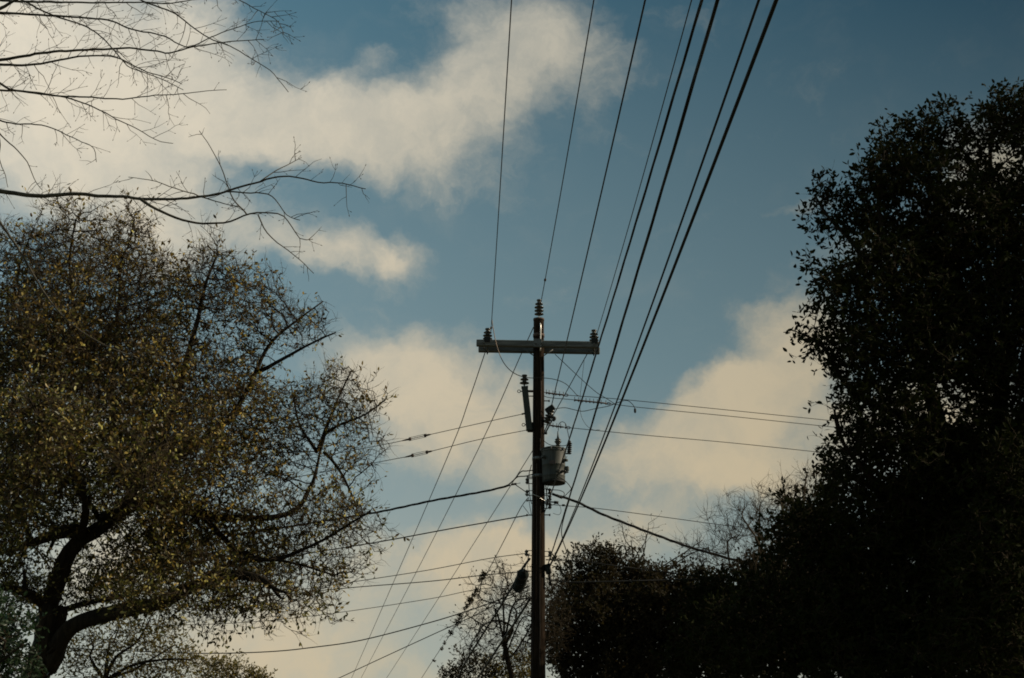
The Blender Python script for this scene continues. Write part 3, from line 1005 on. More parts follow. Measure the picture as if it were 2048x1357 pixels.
def deadend(A, px0, px1, pts, lab, n_pin, ext=4.0, rw=.0072):
    P = tilt_path(pts, A, RDIR, ext)
    o = thing('service_line', A, lab, 'service line')
    MB().tube(P, rw, 5).build('wire', M['wire'], o)
    Q = resample(P, .02)[0]
    X_ = np.array([1024 + FPX * np.dot(q - EYE, RIGHT) / np.dot(q - EYE, FWD) for q in Q])
    i0, i1 = int(np.argmin(abs(X_ - px0))), int(np.argmin(abs(X_ - px1)))
    MB().tube(Q[i0:i1 + 1:3], .016, 7).build('dead_end_grip', M['rust'], o)
    for i in np.linspace(i0, i1, n_pin).astype(int):
        b = MB().tube([Q[i] - np.array([0, 0, .035]), Q[i] + np.array([0, 0, .065])], .0065, 5)
        b.lathe(Q[i] - np.array([0, 0, .01]), (0, 0, 1), [(-.012, .016), (.012, .016)], 6)
        b.build('u_bolt', M['rust'], o, smooth=False)
    t = np.linspace(0, 2 * math.pi, 15)
    c = Q[min(i1 + 3, len(Q) - 1)]
    MB().tube(c + .026 * (np.cos(t)[:, None] * AXL * 1.5 + np.sin(t)[:, None] * AXZ), .008, 5, False).build('thimble', M['rust'], o)
    return P


deadend(on_pole(785, .10), 1092, 1126, [(1130, 790.5), (1240, 799), (1440, 819), (1655, 841), (1760, 852)], 'topmost of three lines from the pole to the right hand oak', 6)
R2 = deadend(on_pole(792, .10), 1150, 1212, [(1100, 796), (1145, 800), (1220, 808), (1280, 815.5), (1460, 833), (1650, 853), (1760, 864)], 'middle one of three lines to the right hand oak, with a long row of pins', 9)
deadend(on_pole(849, .10), 1098, 1130, [(1130, 855), (1280, 870), (1460, 886), (1640, 905), (1760, 917)], 'lowest of three lines to the right hand oak, passing over the transformer', 5)
cable('service_wire', 'thin wire to the right that starts under the transformer and dips behind the dark trees', 'wire', tilt_path([(1130, 1012), (1200, 1018), (1330, 1035), (1440, 1050), (1540, 1062)], on_pole(1009, .14), RDIR, 3), .0062)
tp = [(1130, 996), (1155, 1005), (1200, 1027), (1250, 1047), (1300, 1066), (1380, 1095), (1480, 1124), (1560, 1148)]
twisted('service_drop', 'thick twisted service cable falling to the right towards the dark trees', 'service cable', tilt_path(tp, at(1113, 991, PY - .02), RDIR, 3), .0150, 3, .9)
cable('service_wire', 'short wire to the right low on the pole, ending in the brown tree', 'wire', tilt_path([(1130, 1121), (1160, 1123), (1200, 1128)], on_pole(1120, .15), RDIR, 4), .010, 'cable')
cable('service_wire', 'lowest dark wire to the right, under the terminal box', 'wire', tilt_path([(1120, 1163), (1150, 1165), (1200, 1164)], on_pole(1158, .15), RDIR, 4), .012, 'cable')

# ------------------------------------------------------------------ jumpers and tails round the pole
def jump(label, pts, r=.006, mat='wire', name='jumper_wire'):
    P = smooth_path([at(x, y, PY + o) for x, y, o in pts], 6)
    return cable(name, label, 'wire', P, r, mat)


jump('pale jumper looping from the left insulator clamp down to the strut insulator', [(984, 640, -.25), (986, 655, -.28), (993, 690, -.3), (1003, 718, -.3), (1016, 737, -.28), (1032, 749, -.2), (1049, 755, -.1)], .0075, 'jumper')
jump('jumper arching from the strut insulator over the pole to the top right line', [(1049, 755, -.1), (1064, 756.5, -.22), (1088, 756.5, -.22), (1112, 760, -.2), (1131, 768, -.15), (1145, 781, -.1), (1153, 790, 0), (1160, 793, .05)], .0065)
jump('thin straight wire slanting right from under the crossarm', [(1110, 709, .1), (1150, 747, .1), (1190, 783, .12), (1212, 797, .15), (1229, 808, .2)], .0062)
jump('wavy tail wire from the cutout that ends in a small hanging clamp', [(1104, 822, -.15), (1112, 818, -.1), (1130, 816, 0), (1148, 820, 0), (1166, 823, 0), (1190, 818, .1), (1216, 813, .15), (1230, 808, .2), (1247, 802, .15), (1258, 803, .1), (1268, 813, .1), (1270, 821, .1)], .0065)
jump('very thin slack wire hanging under the right end of the crossarm', [(1169, 716, -.1), (1164, 760, -.1), (1160, 800, -.1), (1162, 830, -.1), (1172, 850, -.1), (1186, 860, -.05), (1200, 860, 0)], .0038)
tag(MB_clamp(at(1270, 817, PY + .1), (0, 0, -1), .10, .024).build('line_clamp', M['dark'], origin=at(1270, 817, PY + .1)), 'small dark clamp hanging from the wavy tail wire', 'line clamp')
jump('lead looping from the transformer bushing over to the arrester', [(1116.5, 862, -.16), (1118, 849, -.16), (1124, 844, -.16), (1131, 848, -.16), (1135, 862, -.16), (1138, 876, -.16), (1139.5, 883, -.16)], .0062)
jump('lead sagging from the pole to the foot of the transformer bushing', [(1086, 880, -.1), (1094, 887, -.16), (1104, 891, -.18), (1116, 891, -.2), (1128, 892, -.2), (1136, 889, -.18)], .0058)
jump('lead curving from the underside of the transformer to the right service cable', [(1117, 954, -.4), (1130, 962, -.42), (1140, 973, -.4), (1142, 979, -.35), (1135, 987, -.2), (1128, 994, -.05)], .0068)
jump('upper lead from the pole to the head of the right service cable', [(1087, 978, -.1), (1100, 980, -.12), (1118, 981, -.1), (1128, 986, -.08), (1127, 993, -.05), (1123, 998, -.03)], .0065)
jump('thin wire lying across the pole below the transformer', [(1050, 988, -.1), (1064, 989, -.20), (1076, 993, -.22), (1086, 1000, -.16), (1100, 1004, -.05)], .0045, 'bright')
jump('slack loop of thin wire right of the pole under the service cable', [(1088, 1024, -.1), (1096, 1016, -.1), (1112, 1008, -.05), (1120, 1013, 0), (1122, 1024, 0), (1117, 1030, 0), (1106, 1027, 0)], .004)
jump('left jumper running down the pole beside the transformer', [(1063, 930, -.18), (1058, 950, -.12), (1058, 975, -.12), (1060, 995, -.12), (1063, 1008, -.18)], .007, 'cable')
jump('right jumper dropping from the transformer past the spools', [(1091, 968, -.12), (1093, 985, -.12), (1094, 1002, -.1), (1092, 1012, -.08)], .009, 'cable')
jump('second right jumper below the transformer', [(1098, 968, -.14), (1094, 980, -.14), (1094, 994, -.12), (1097, 1004, -.1)], .006, 'cable')
jump('cable tail that bends down from the overhead cables and ends in the brown tree', [(1139, 1000, -.8), (1128, 1036, -.5), (1123, 1062, -.3), (1126, 1082, -.2), (1133, 1103, -.1), (1137, 1122, 0), (1142, 1150, .1)], .008, 'cable')
jump('short thin wire left of the pole above the closure', [(1046, 1012, -.1), (1052, 1020, -.1), (1058, 1028, -.1)], .005)
dw = thing('dead_end_clamp', at(1112, 991, PY - .05), 'wedge clamp at the head of the right service cable', 'clamp')
MB().tube([at(1104, 988, PY - .05), at(1124, 996, PY - .05)], .026, 8).build('clamp_body', M['dark'], dw)
MB().tube([at(1086, 1005, PY - .05), at(1096, 1004, PY - .05), at(1112, 1005, PY - .05)], .014, 6).build('bail', M['steel'], dw)
MB().tube([at(1108, 1005, PY - .05), at(1117, 1006, PY - .05)], .030, 8).build('spool', M['dark'], dw)
MB().tube([at(1124, 1011, PY), at(1130, 1011, PY)], .022, 6).build('tap_connector', M['dark'], dw)

# ------------------------------------------------------------------ trees
def colonize(pos, par, attr, D, di, dk, iters, rng, grav=0.0, jit=0.25):
    """space colonisation: branches grow towards free points of the crown"""
    pos = [np.asarray(p, float) for p in pos]
    par = list(par)
    P = np.array(pos)
    n = len(P)
    best = np.full(len(attr), 1e9)
    bi = np.zeros(len(attr), int)

    def upd(new, base):
        nonlocal best, bi
        for c in range(0, len(new), 400):
            q = new[c:c + 400]
            d2 = ((attr ** 2).sum(1)[:, None] + (q ** 2).sum(1)[None] - 2 * attr @ q.T)
            j = d2.argmin(1)
            dm = np.sqrt(np.maximum(d2[np.arange(len(attr)), j], 0))
            b = dm < best
            best[b] = dm[b]
            bi[b] = base + c + j[b]
    upd(P, 0)
    for it in range(iters):
        keep = best > dk
        attr, best, bi = attr[keep], best[keep], bi[keep]
        if len(attr) < 5:
            break
        act = best < di
        if not act.any():
            break
        u, inv = np.unique(bi[act], return_inverse=True)
        s = np.zeros((len(u), 3))
        np.add.at(s, inv, unit(attr[act] - P[bi[act]]))
        cnt = np.bincount(inv)
        s = unit(s / cnt[:, None]) + rng.normal(0, jit, (len(u), 3)) + np.array([0, 0, grav])
        new = P[u] + unit(s) * D
        base = len(P)
        P = np.vstack([P, new])
        par.extend(u.tolist())
        upd(new, base)
    return P, np.array(par)


def lumps(spec, per, rng, shell=.45, spray=1.0, core=.90, holes=2, carve=()):
    """points inside ellipsoidal masses of the crown: (px, py, rpx, rpy, Y)"""
    out = []
    for (px, py, rx, ry, Y) in spec:
        c = at(px, py, Y)
        k = np.dot(c - EYE, FWD) / FPX
        n = max(6, int(per * rx * ry / 10000))
        v = unit(rng.normal(size=(n, 3))) * (rng.uniform(0, 1, (n, 1)) ** shell)
        rad = np.array([rx * k, 0.75 * (rx + ry) / 2 * k, ry * k])
        pts = c + v * rad * core
        for _ in range(holes):                       # gaps where the sky shows through
            h = c + unit(rng.normal(size=3)) * rad * rng.uniform(.45, .95)
            pts = pts[np.linalg.norm(pts - h, axis=1) > rad.min() * rng.uniform(.18, .34)]
        out.append(pts)
        for _ in range(int(spray * (rx + ry) / 9)):  # single shoots that stand out of the mass
            v = unit(rng.normal(size=3) + np.array([0, 0, .25]))
            a = c + v * rad * core * .9
            ln = rng.uniform(14, 46) * k * min(1.0, (rx + ry) / 130)
            d_ = unit(v + rng.normal(0, .35, 3))
            m_ = max(4, int(ln / .06))
            out.append(a + d_ * np.linspace(0, 1, m_)[:, None] * (ln + .12 * rad.mean()) + rng.normal(0, .07, (m_, 3)))
    A = np.vstack(out)
    for (px, py, r) in carve:                        # bays and windows between the boughs
        Ym = np.mean([q[4] for q in spec])
        c = at(px, py, Ym)
        ax_ = unit(c - EYE)
        q = A - c
        dist = np.linalg.norm(q - (q @ ax_)[:, None] * ax_, axis=1)
        A = A[dist > r * np.dot(c - EYE, FWD) / FPX]
    return A


def grow_tree(name, loc, label, cat, limbs, spec, seed, per=110, D=.22, di=1.6, dk=.30, iters=70, twig_n=2, twig_len=.28, leaf_n=3, leaf_size=.075,
              leafw=.38, mats=('bark', 'twig', 'leaf_olive'), mat_fn=None, tip=.0045, group=None, leaf_keep=None, sub=1, updir=.15, tw_r=.0030, jit=.3, density_fn=None, radius_pow=2.25, spray=1.0, holes=2, carve=()):
    """limbs: list of (attach radius, end radius, [world points]); the first is the trunk"""
    rng = np.random.default_rng(seed)
    root = thing(name, loc, label, cat, group)
    nodes, par, rad0 = [], [], []
    # limbs as hand-laid skeletons, each its own part
    limb_obs = []
    for li, (ra, rb, pts) in enumerate(limbs):
        P = smooth_path(pts, 6)
        P, f = resample(P, .16)
        wob = rng.normal(0, 1, P.shape)
        wob = np.apply_along_axis(lambda c: np.convolve(np.pad(c, 3, mode='edge'), np.ones(7) / 7, 'valid'), 0, wob)
        rr_ = ra + (rb - ra) * f ** .75 if li == 0 else .80 * ra + ((rb if rb > .065 else min(rb, .014)) - .80 * ra) * f ** .62
        if li and rb > .065:
            rr_ = rr_ * np.clip((1 - f) / .30, .16, 1.0) ** .8     # a heavy limb that runs out quickly
        P = P + wob * np.minimum(rr_ * 1.1, .05)[:, None] * (f > 0)[:, None]
        rr_ = rr_ * (1 + .10 * wob[:, 0])
        if li == 0:
            rr_ = rr_ * (1 + .45 * np.exp(-f * 9))
        o = MB().tube(P, rr_, 22 if ra > .12 else (12 if ra > .04 else 6), True, rng if ra > .04 else None).build('trunk' if li == 0 else 'limb', M[mats[0]], root)
        limb_obs.append(o)
        if ra > .10:                                 # snapped dead stubs
            T_ = unit(np.gradient(P, axis=0))
            for q in rng.integers(max(1, len(P) // 4), len(P) - 1, 2):
                sd = unit(np.cross(T_[q], rng.normal(size=3)))
                L_ = rng.uniform(.10, .25) + rr_[q]
                MB().tube(smooth_path([P[q], P[q] + sd * L_ * .6 + T_[q] * .04, P[q] + sd * L_ + T_[q] * .12], 3), np.linspace(.035, .018, 7), 7, True, rng).build('stub', M[mats[0]], o)
        base = len(nodes)
        for i, p in enumerate(P):
            nodes.append(p)
            par.append(base + i - 1 if i else -1)
            rad0.append(rr_[i])
    nl = len(nodes)
    attr = lumps(spec, per, rng, spray=spray, holes=holes, carve=carve)
    P, par = colonize(nodes, par, attr, D, di, dk, iters, rng, jit=jit)
    n = len(P)
    r = np.zeros(n)
    ch = np.zeros(n, int)
    acc = np.zeros(n)
    for i in range(n - 1, -1, -1):
        if acc[i] == 0:
            acc[i] = tip ** radius_pow
        if i >= nl:
            acc[par[i]] += acc[i]
            ch[par[i]] += 1
    r = acc ** (1 / radius_pow)
    idx = np.arange(nl, n)
    pr = np.minimum(r[par[idx]], np.where(par[idx] < nl, r[idx] * 1.25, 9))
    mb = MB()
    thick = r[idx] > .016
    ext = (P[idx] - P[par[idx]]) * .06
    mb.prisms(P[par[idx]][thick] - ext[thick], P[idx][thick] + ext[thick], pr[thick], r[idx][thick], 6)
    mb.prisms(P[par[idx]][~thick] - ext[~thick], P[idx][~thick] + ext[~thick], pr[~thick], r[idx][~thick], 3)
    tag(mb.build('branches', M[mats[0]], root), kind='stuff')
    # fine twigs
    thin = idx[r[idx] < .02]
    if density_fn is not None:
        keep = rng.uniform(size=len(thin)) < density_fn(P[thin])
        thin = thin[keep]
    o_ = np.repeat(thin, twig_n)
    d0 = unit(P[o_] - P[par[o_]])
    f = rng.uniform(0, 1, (len(o_), 1))
    st = P[par[o_]] * (1 - f) + P[o_] * f
    tw = MB()
    lp, ld = [], []

    def grow(st, d0, ln, rad, spread):
        dd = unit(d0 * .75 + rng.normal(0, spread, st.shape) + np.array([0, 0, updir]))
        l = ln * rng.uniform(.5, 1.3, (len(st), 1))
        p = st
        pts_ = [st]
        for k in range(3):
            dd = unit(dd + rng.normal(0, .28, st.shape))
            q = p + dd * l / 3
            tw.prisms(p, q, rad * (1 - .25 * k), rad * (1 - .25 * (k + 1)), 3)
            p = q
            pts_.append(q)
        return np.stack(pts_, 1), dd
    Pt, de = grow(st, d0, twig_len, tw_r, .75)
    ends = [(Pt, de)]
    for _ in range(sub):
        k = rng.integers(1, 3, len(Pt))
        s2 = Pt[np.arange(len(Pt)), k]
        P2, d2 = grow(s2, unit(Pt[:, 2] - Pt[:, 1]), twig_len * .6, tw_r * .8, .8)
        ends.append((P2, d2))
    tag(tw.build('twigs', M[mats[1]], root), kind='stuff')
    if leaf_n:
        lv = MB()
        LPs, LDs = [], []
        for Pt, de in ends:
            if leaf_keep is not None:
                kp = rng.uniform(size=len(Pt)) < leaf_keep(Pt[:, -1])
                Pt, de = Pt[kp], de[kp]
            for k in range(leaf_n):
                seg = rng.integers(1, 4, len(Pt))
                a = Pt[np.arange(len(Pt)), seg]
                b = Pt[np.arange(len(Pt)), seg - 1]
                t = rng.uniform(0, .8, (len(Pt), 1)) if k else np.zeros((len(Pt), 1))
                if k == 0:
                    a, b = Pt[:, 3], Pt[:, 2]
                LPs.append(a * (1 - t) + b * t)
                LDs.append(unit(a - b) * .8 + rng.normal(0, .55, a.shape))
        LPs, LDs = np.vstack(LPs), np.vstack(LDs)
        mi = mat_fn(LPs, rng) if mat_fn else 0
        leaf_cloud(lv, LPs, LDs, leaf_size, rng, leafw, mi)
        ms = [M[m] for m in mats[2:]]
        tag(lv.build('foliage', ms, root, smooth=False), kind='stuff')
    return root


def path(pix, Y0, Y1=None):
    Y1 = Y0 if Y1 is None else Y1
    n = len(pix)
    return [at(x, y, Y0 + (Y1 - Y0) * i / max(1, n - 1)) for i, (x, y) in enumerate(pix)]


# ---- the big oak on the left
YO = 20.0
def down(p, r):
    return np.array([p[0], p[1], -0.2])
t_pts = path([(72, 1357), (88, 1300), (96, 1255), (102, 1215)], YO)
oak_limbs = [
    (.25, .165, [np.array([t_pts[0][0] - .05, YO, -.2]), t_pts[0] * .5 + np.array([t_pts[0][0] - .05, YO, -.2]) * .5] + t_pts),
    (.19, .06, path([(98, 1240), (125, 1140), (158, 1085), (205, 1048), (240, 1012), (298, 930), (345, 830), (370, 740), (395, 650), (412, 565), (432, 515)], YO, YO - 1.2)),
    (.15, .03, path([(156, 1066), (110, 1072), (60, 1090), (10, 1105), (-60, 1080)], YO, YO + 1.2)),
    (.13, .05, path([(100, 1225), (60, 1192), (10, 1178), (-80, 1150)], YO, YO - .8)),
    (.15, .072, path([(90, 1340), (121, 1280), (176, 1237), (256, 1212), (330, 1200), (381, 1178), (440, 1158), (495, 1154), (522, 1162), (548, 1180), (572, 1188)], YO, YO - 1.6)),
    (.07, .02, path([(108, 1222), (172, 1203), (240, 1190), (300, 1170), (370, 1120), (450, 1100)], YO - .1, YO + 1.0)),
    (.14, .03, path([(230, 1020), (300, 1010), (400, 1028), (500, 1040), (582, 1027), (619, 979), (633, 934), (640, 896)], YO - .3, YO + .8)),
    (.05, .010, path([(638, 900), (654, 854), (669, 817), (690, 770), (705, 740)], YO + .8, YO + .6)),
    (.035, .010, path([(646, 872), (680, 850), (730, 830), (770, 800)], YO + .8, YO + .2)),
    (.035, .010, path([(634, 905), (600, 855), (590, 810), (582, 770)], YO + .8, YO + 1.2)),
    (.035, .012, path([(648, 905), (680, 945), (700, 985), (710, 1010)], YO + .8, YO + .4)),
    (.10, .010, path([(298, 930), (380, 900), (440, 850), (485, 795), (510, 752), (529, 710), (558, 670), (606, 633), (647, 603)], YO - .6, YO - .2)),
    (.045, .010, path([(514, 745), (558, 721), (606, 695), (673, 666)], YO - .4, YO - .8)),
    (.08, .012, path([(262, 980), (230, 880), (225, 780), (232, 690), (238, 600), (243, 525), (258, 492), (269, 440)], YO - .3, YO + 1.0)),
    (.06, .012, path([(60, 1090), (30, 980), (20, 860), (35, 720), (40, 620), (38, 540), (60, 470)], YO + .8, YO + .2)),
    (.05, .012, path([(228, 800), (180, 720), (150, 620), (140, 520), (150, 440)], YO, YO - .8)),
    (.06, .015, path([(400, 1030), (470, 1095), (540, 1118), (640, 1082), (700, 1045), (740, 1020)], YO + .1, YO - 1.0)),
    (.05, .012, path([(381, 1178), (450, 1130), (530, 1120), (600, 1130), (670, 1150)], YO - .8, YO - .2)),
    (.05, .012, path([(205, 1048), (150, 960), (110, 880), (90, 800), (80, 720)], YO - .2, YO - 1.6)),
]
oak_limbs.append((.09, .02, path([(160, 1072), (170, 1010), (150, 930), (110, 860), (60, 800)], YO - .3, YO - 4.2)))
oak_limbs.append((.08, .02, path([(205, 1046), (260, 1000), (300, 930), (330, 860)], YO - .3, YO - 3.6)))
oak_spec = [(80, 860, 100, 80, YO - 4.0), (270, 950, 90, 60, YO - 3.6), (30, 980, 70, 70, YO - 3.6), 
            (60, 560, 110, 130, YO + .2), (150, 500, 80, 90, YO - .6), (250, 510, 80, 100, YO + .8), (310, 600, 90, 110, YO), (230, 690, 130, 110, YO + .6), (420, 570, 90, 95, YO - 1.0),
            (520, 620, 85, 75, YO - .3), (610, 655, 62, 50, YO - .3), (90, 760, 140, 140, YO - 1.4), (300, 780, 150, 120, YO - 1.2), (440, 760, 110, 110, YO - .5), (660, 820, 85, 75, YO + .6),
            (710, 830, 60, 60, YO + .3), (600, 790, 55, 50, YO + 1), (700, 925, 60, 60, YO + .5), (560, 900, 80, 90, YO + .5), (80, 920, 120, 90, YO - 1.2), (250, 930, 130, 80, YO - .8), (420, 950, 120, 80, YO - .2),
            (620, 1030, 110, 60, YO - .2), (700, 1050, 60, 60, YO - .6), (540, 1100, 100, 55, YO), (620, 1150, 85, 60, YO - .3), (490, 1205, 90, 45, YO - 1.2), (20, 1110, 60, 70, YO + .4),
            (570, 1215, 70, 40, YO - .8), (330, 1060, 110, 40, YO + .8), (380, 1140, 90, 35, YO - .9), (20, 660, 80, 110, YO - .4), (690, 1120, 50, 60, YO - .4), (150, 640, 110, 110, YO - 1), (400, 1085, 120, 45, YO + .3), (480, 1040, 100, 50, YO), (320, 1010, 120, 45, YO - .6), (40, 1000, 70, 50, YO - .5), (20, 1190, 60, 40, YO + .4),
            (250, 1150, 90, 30, YO + 1.2), (420, 1190, 110, 30, YO - 1.2), (170, 960, 90, 50, YO - .9), (470, 860, 120, 90, YO + .2), (200, 820, 120, 90, YO - 1.8), (340, 880, 120, 90, YO - 1.6), (100, 700, 110, 90, YO - 1.6), (200, 1180, 80, 28, YO + .8), (330, 1110, 130, 40, YO), (470, 1130, 120, 50, YO + .6), (20, 1060, 60, 50, YO - .9), (30, 930, 80, 80, YO - 1.6), (60, 1170, 50, 30, YO - .5),
            (330, 1215, 120, 26, YO - 1.4), (440, 1225, 80, 30, YO - 1.2), (10, 800, 80, 120, YO - 1.5), (180, 1030, 70, 30, YO + 1.2)]


def oak_mats(P, rng):
    # browner high in the crown, greener low down to the left
    z = (P[:, 2] - 4.0) / 6.0
    p = np.clip(.25 + .75 * z + .15 * (P[:, 0] + 6) / 5, .1, .9)
    return (rng.uniform(size=len(P)) > p).astype(int)


def oak_keep(P):
    z = (P[:, 2] - 4.0) / 6.0
    q = P * np.array([5.1, 4.3, 5.7])
    clump = .5 + .5 * np.sin(q[:, 0] + 1.7 * np.sin(q[:, 2])) * np.sin(q[:, 2] + 1.3 * np.sin(q[:, 1])) + .25 * np.sin(q[:, 1] * 1.7)
    right = np.clip((P[:, 0] + 4.6) / 2.2, 0, 1)           # thinner towards the right
    return np.clip(1.15 - 1.0 * z, .20, .9) * np.clip(-.02 + 1.6 * clump, .07, 1.1) * (1 - .62 * right)


grow_tree('oak_tree', (t_pts[0][0], YO, 0), 'spreading oak with thinning brown and olive leaves on the left', 'tree', oak_limbs, oak_spec, 11,
          per=1200, D=.10, di=1.5, dk=.12, iters=140, twig_n=2, twig_len=.29, leaf_n=3, leaf_size=.062, leafw=.44, updir=.40, tw_r=.0040, spray=1.8, holes=3,
          carve=((352, 468, 42), (480, 478, 30), (598, 590, 26), (588, 742, 38), (105, 1035, 24), (90, 1118, 24), (148, 1228, 24), (292, 1020, 16), (705, 962, 26), (600, 962, 22), (690, 700, 30), (560, 700, 22), (640, 950, 14)),
          mats=('bark', 'twig', 'leaf_brown', 'leaf_olive'), mat_fn=oak_mats, leaf_keep=oak_keep, tip=.0042, density_fn=lambda P: 1 - .22 * np.clip((P[:, 0] + 4.6) / 2.2, 0, 1))

# ---- the dark live oak on the right
YR = 17.0
rt = at(2010, 1357, YR)
r_limbs = [
    (.36, .25, [np.array([rt[0] + .1, YR, -.2]), np.array([rt[0] + .05, YR, 1.5]), rt, at(1990, 1200, YR), at(1975, 1100, YR)]),
    (.20, .03, path([(1975, 1110), (1930, 980), (1880, 860), (1840, 720), (1800, 600), (1770, 480), (1760, 390), (1770, 300)], YR, YR - .5)),
    (.17, .03, path([(1975, 1110), (1990, 930), (2000, 760), (2005, 600), (1995, 450), (1980, 330), (1990, 210)], YR, YR + .8)),
    (.10, .02, path([(1880, 860), (1800, 830), (1730, 800), (1690, 770), (1650, 700), (1610, 670)], YR - .2, YR - 1.0)),
    (.08, .02, path([(1800, 600), (1740, 540), (1700, 480), (1660, 440), (1630, 390)], YR - .4, YR + .2)),
    (.07, .02, path([(1775, 500), (1720, 520), (1670, 540), (1630, 560)], YR - .4, YR - 1.2)),
    (.12, .02, path([(1975, 1100), (1880, 1040), (1790, 990), (1720, 930), (1680, 870), (1670, 820)], YR, YR - 1)),
    (.12, .02, path([(1985, 1180), (1880, 1170), (1780, 1140), (1690, 1090), (1620, 1040)], YR, YR + .8)),
    (.10, .03, path([(1985, 1200), (1850, 1260), (1700, 1270), (1580, 1260), (1500, 1230)], YR, YR + 1.6)),
    (.10, .02, path([(2000, 760), (1930, 620), (1890, 480), (1860, 360), (1845, 270)], YR + .3, YR + 1.4)),
    (.10, .02, path([(1995, 900), (2080, 760), (2140, 600), (2150, 430)], YR, YR)),
]
r_spec = [(1695, 400, 62, 42, YR), (1665, 455, 45, 32, YR + .2), (1770, 355, 58, 70, YR - .4), (1835, 315, 72, 70, YR + .8), (1925, 290, 85, 65, YR + .6), (2000, 230, 42, 55, YR + .8), (2060, 250, 60, 90, YR),
          (1692, 560, 55, 50, YR - 1), (1640, 680, 42, 36, YR - .8), (1740, 560, 110, 100, YR - .6), (1730, 450, 70, 60, YR), (1870, 460, 140, 140, YR), (2010, 420, 130, 150, YR + .6), (1715, 690, 80, 72, YR - .8), (1820, 700, 140, 130, YR - .4),
          (1990, 680, 150, 170, YR), (1722, 830, 55, 65, YR - .8), (1790, 880, 120, 110, YR - .6), (1930, 930, 140, 140, YR), (1715, 960, 65, 70, YR), (1790, 1060, 140, 110, YR), (2000, 1050, 120, 150, YR + .6),
          (1650, 1100, 100, 90, YR + .6), (1720, 1230, 150, 120, YR + .4), (1900, 1230, 160, 120, YR), (2040, 1290, 120, 120, YR), (1560, 1210, 100, 90, YR + 1.2), (1600, 1310, 140, 70, YR + 1), (1470, 1290, 110, 75, YR + 1.8), (1800, 1340, 180, 60, YR),
          (2100, 600, 100, 200, YR), (2100, 900, 110, 220, YR), (1610, 1060, 60, 60, YR + .8), (1890, 600, 110, 120, YR + 1.2), (1990, 1150, 90, 130, YR - 1.3), (1960, 1290, 110, 90, YR - 1.2), (2030, 1000, 80, 120, YR - 1)]
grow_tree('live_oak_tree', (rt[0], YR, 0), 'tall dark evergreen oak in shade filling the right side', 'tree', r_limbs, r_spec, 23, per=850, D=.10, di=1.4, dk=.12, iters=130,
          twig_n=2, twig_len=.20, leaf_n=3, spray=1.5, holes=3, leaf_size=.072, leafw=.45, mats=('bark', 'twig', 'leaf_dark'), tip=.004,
          carve=((1695, 490, 32), (1655, 508, 28), (1800, 420, 20), (1900, 350, 26), (1960, 300, 22), (2010, 330, 28), (1742, 402, 17), (1850, 375, 18), (1925, 425, 20), (1640, 318, 20), (1590, 600, 22), (1900, 850, 26), (1820, 930, 20)))


# ---- smaller trees
def simple_tree(name, label, spec, Y, base_px, seed, limb_tops, r0=.14, **kw):
    c = at(base_px, 1357, Y)
    gz = float(ground_z(c[0], Y))
    fork = at(base_px + kw.pop('lean', 0), kw.pop('fork', 1300), Y)
    limbs = [(r0, r0 * .7, [np.array([c[0], Y, gz - .2]), np.array([c[0] + .05, Y, (gz + fork[2]) / 2]), fork])]
    rg = np.random.default_rng(seed + 500)
    kink = kw.pop('kink', 1.0)
    for (x, y) in limb_tops:
        e = at(x, y, Y + rg.uniform(-1, 1))
        m1 = fork * .62 + e * .38 + rg.normal(0, .12 * kink, 3)
        m2 = fork * .28 + e * .72 + rg.normal(0, .10 * kink, 3)
        limbs.append((r0 * .45, .012, [fork - np.array([0, 0, .1]), m1, m2, e]))
    return grow_tree(name, (c[0], Y, gz), label, kw.pop('cat', 'tree'), limbs, spec, seed, **kw)


YM = 40.0
simple_tree('brown_tree', 'rounded brown twiggy tree right behind the pole', [(1195, 1152, 60, 45, YM), (1158, 1195, 48, 48, YM), (1275, 1172, 75, 50, YM + .5), (1350, 1190, 70, 46, YM), (1230, 1240, 130, 80, YM), (1160, 1300, 80, 70, YM), (1330, 1260, 130, 80, YM + 1), (1250, 1350, 150, 60, YM),
             (1410, 1180, 60, 45, YM), (1430, 1270, 80, 80, YM), (1215, 1120, 40, 26, YM), (1120, 1240, 30, 60, YM)],
            YM, 1128, 31, [(1155, 1175), (1190, 1130), (1260, 1140), (1340, 1160), (1420, 1180), (1300, 1230), (1200, 1230)], r0=.13, fork=1330, per=2600, D=.14, di=2.2, dk=.15, iters=110,
            twig_n=2, twig_len=.36, leaf_n=5, leaf_size=.082, leafw=.5, spray=1.6, updir=.3, mats=('bark', 'twig', 'leaf_mid'), tw_r=.0045, tip=.006)
YV = 29.0
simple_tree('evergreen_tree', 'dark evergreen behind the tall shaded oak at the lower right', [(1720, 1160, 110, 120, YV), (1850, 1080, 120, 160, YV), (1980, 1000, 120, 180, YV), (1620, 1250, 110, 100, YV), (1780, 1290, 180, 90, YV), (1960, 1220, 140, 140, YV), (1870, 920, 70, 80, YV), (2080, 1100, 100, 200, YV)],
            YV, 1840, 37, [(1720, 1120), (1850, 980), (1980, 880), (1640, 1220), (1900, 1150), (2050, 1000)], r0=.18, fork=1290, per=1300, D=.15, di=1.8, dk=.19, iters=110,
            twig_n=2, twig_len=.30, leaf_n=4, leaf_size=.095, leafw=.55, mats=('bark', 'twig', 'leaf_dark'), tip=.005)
YS = 24.0
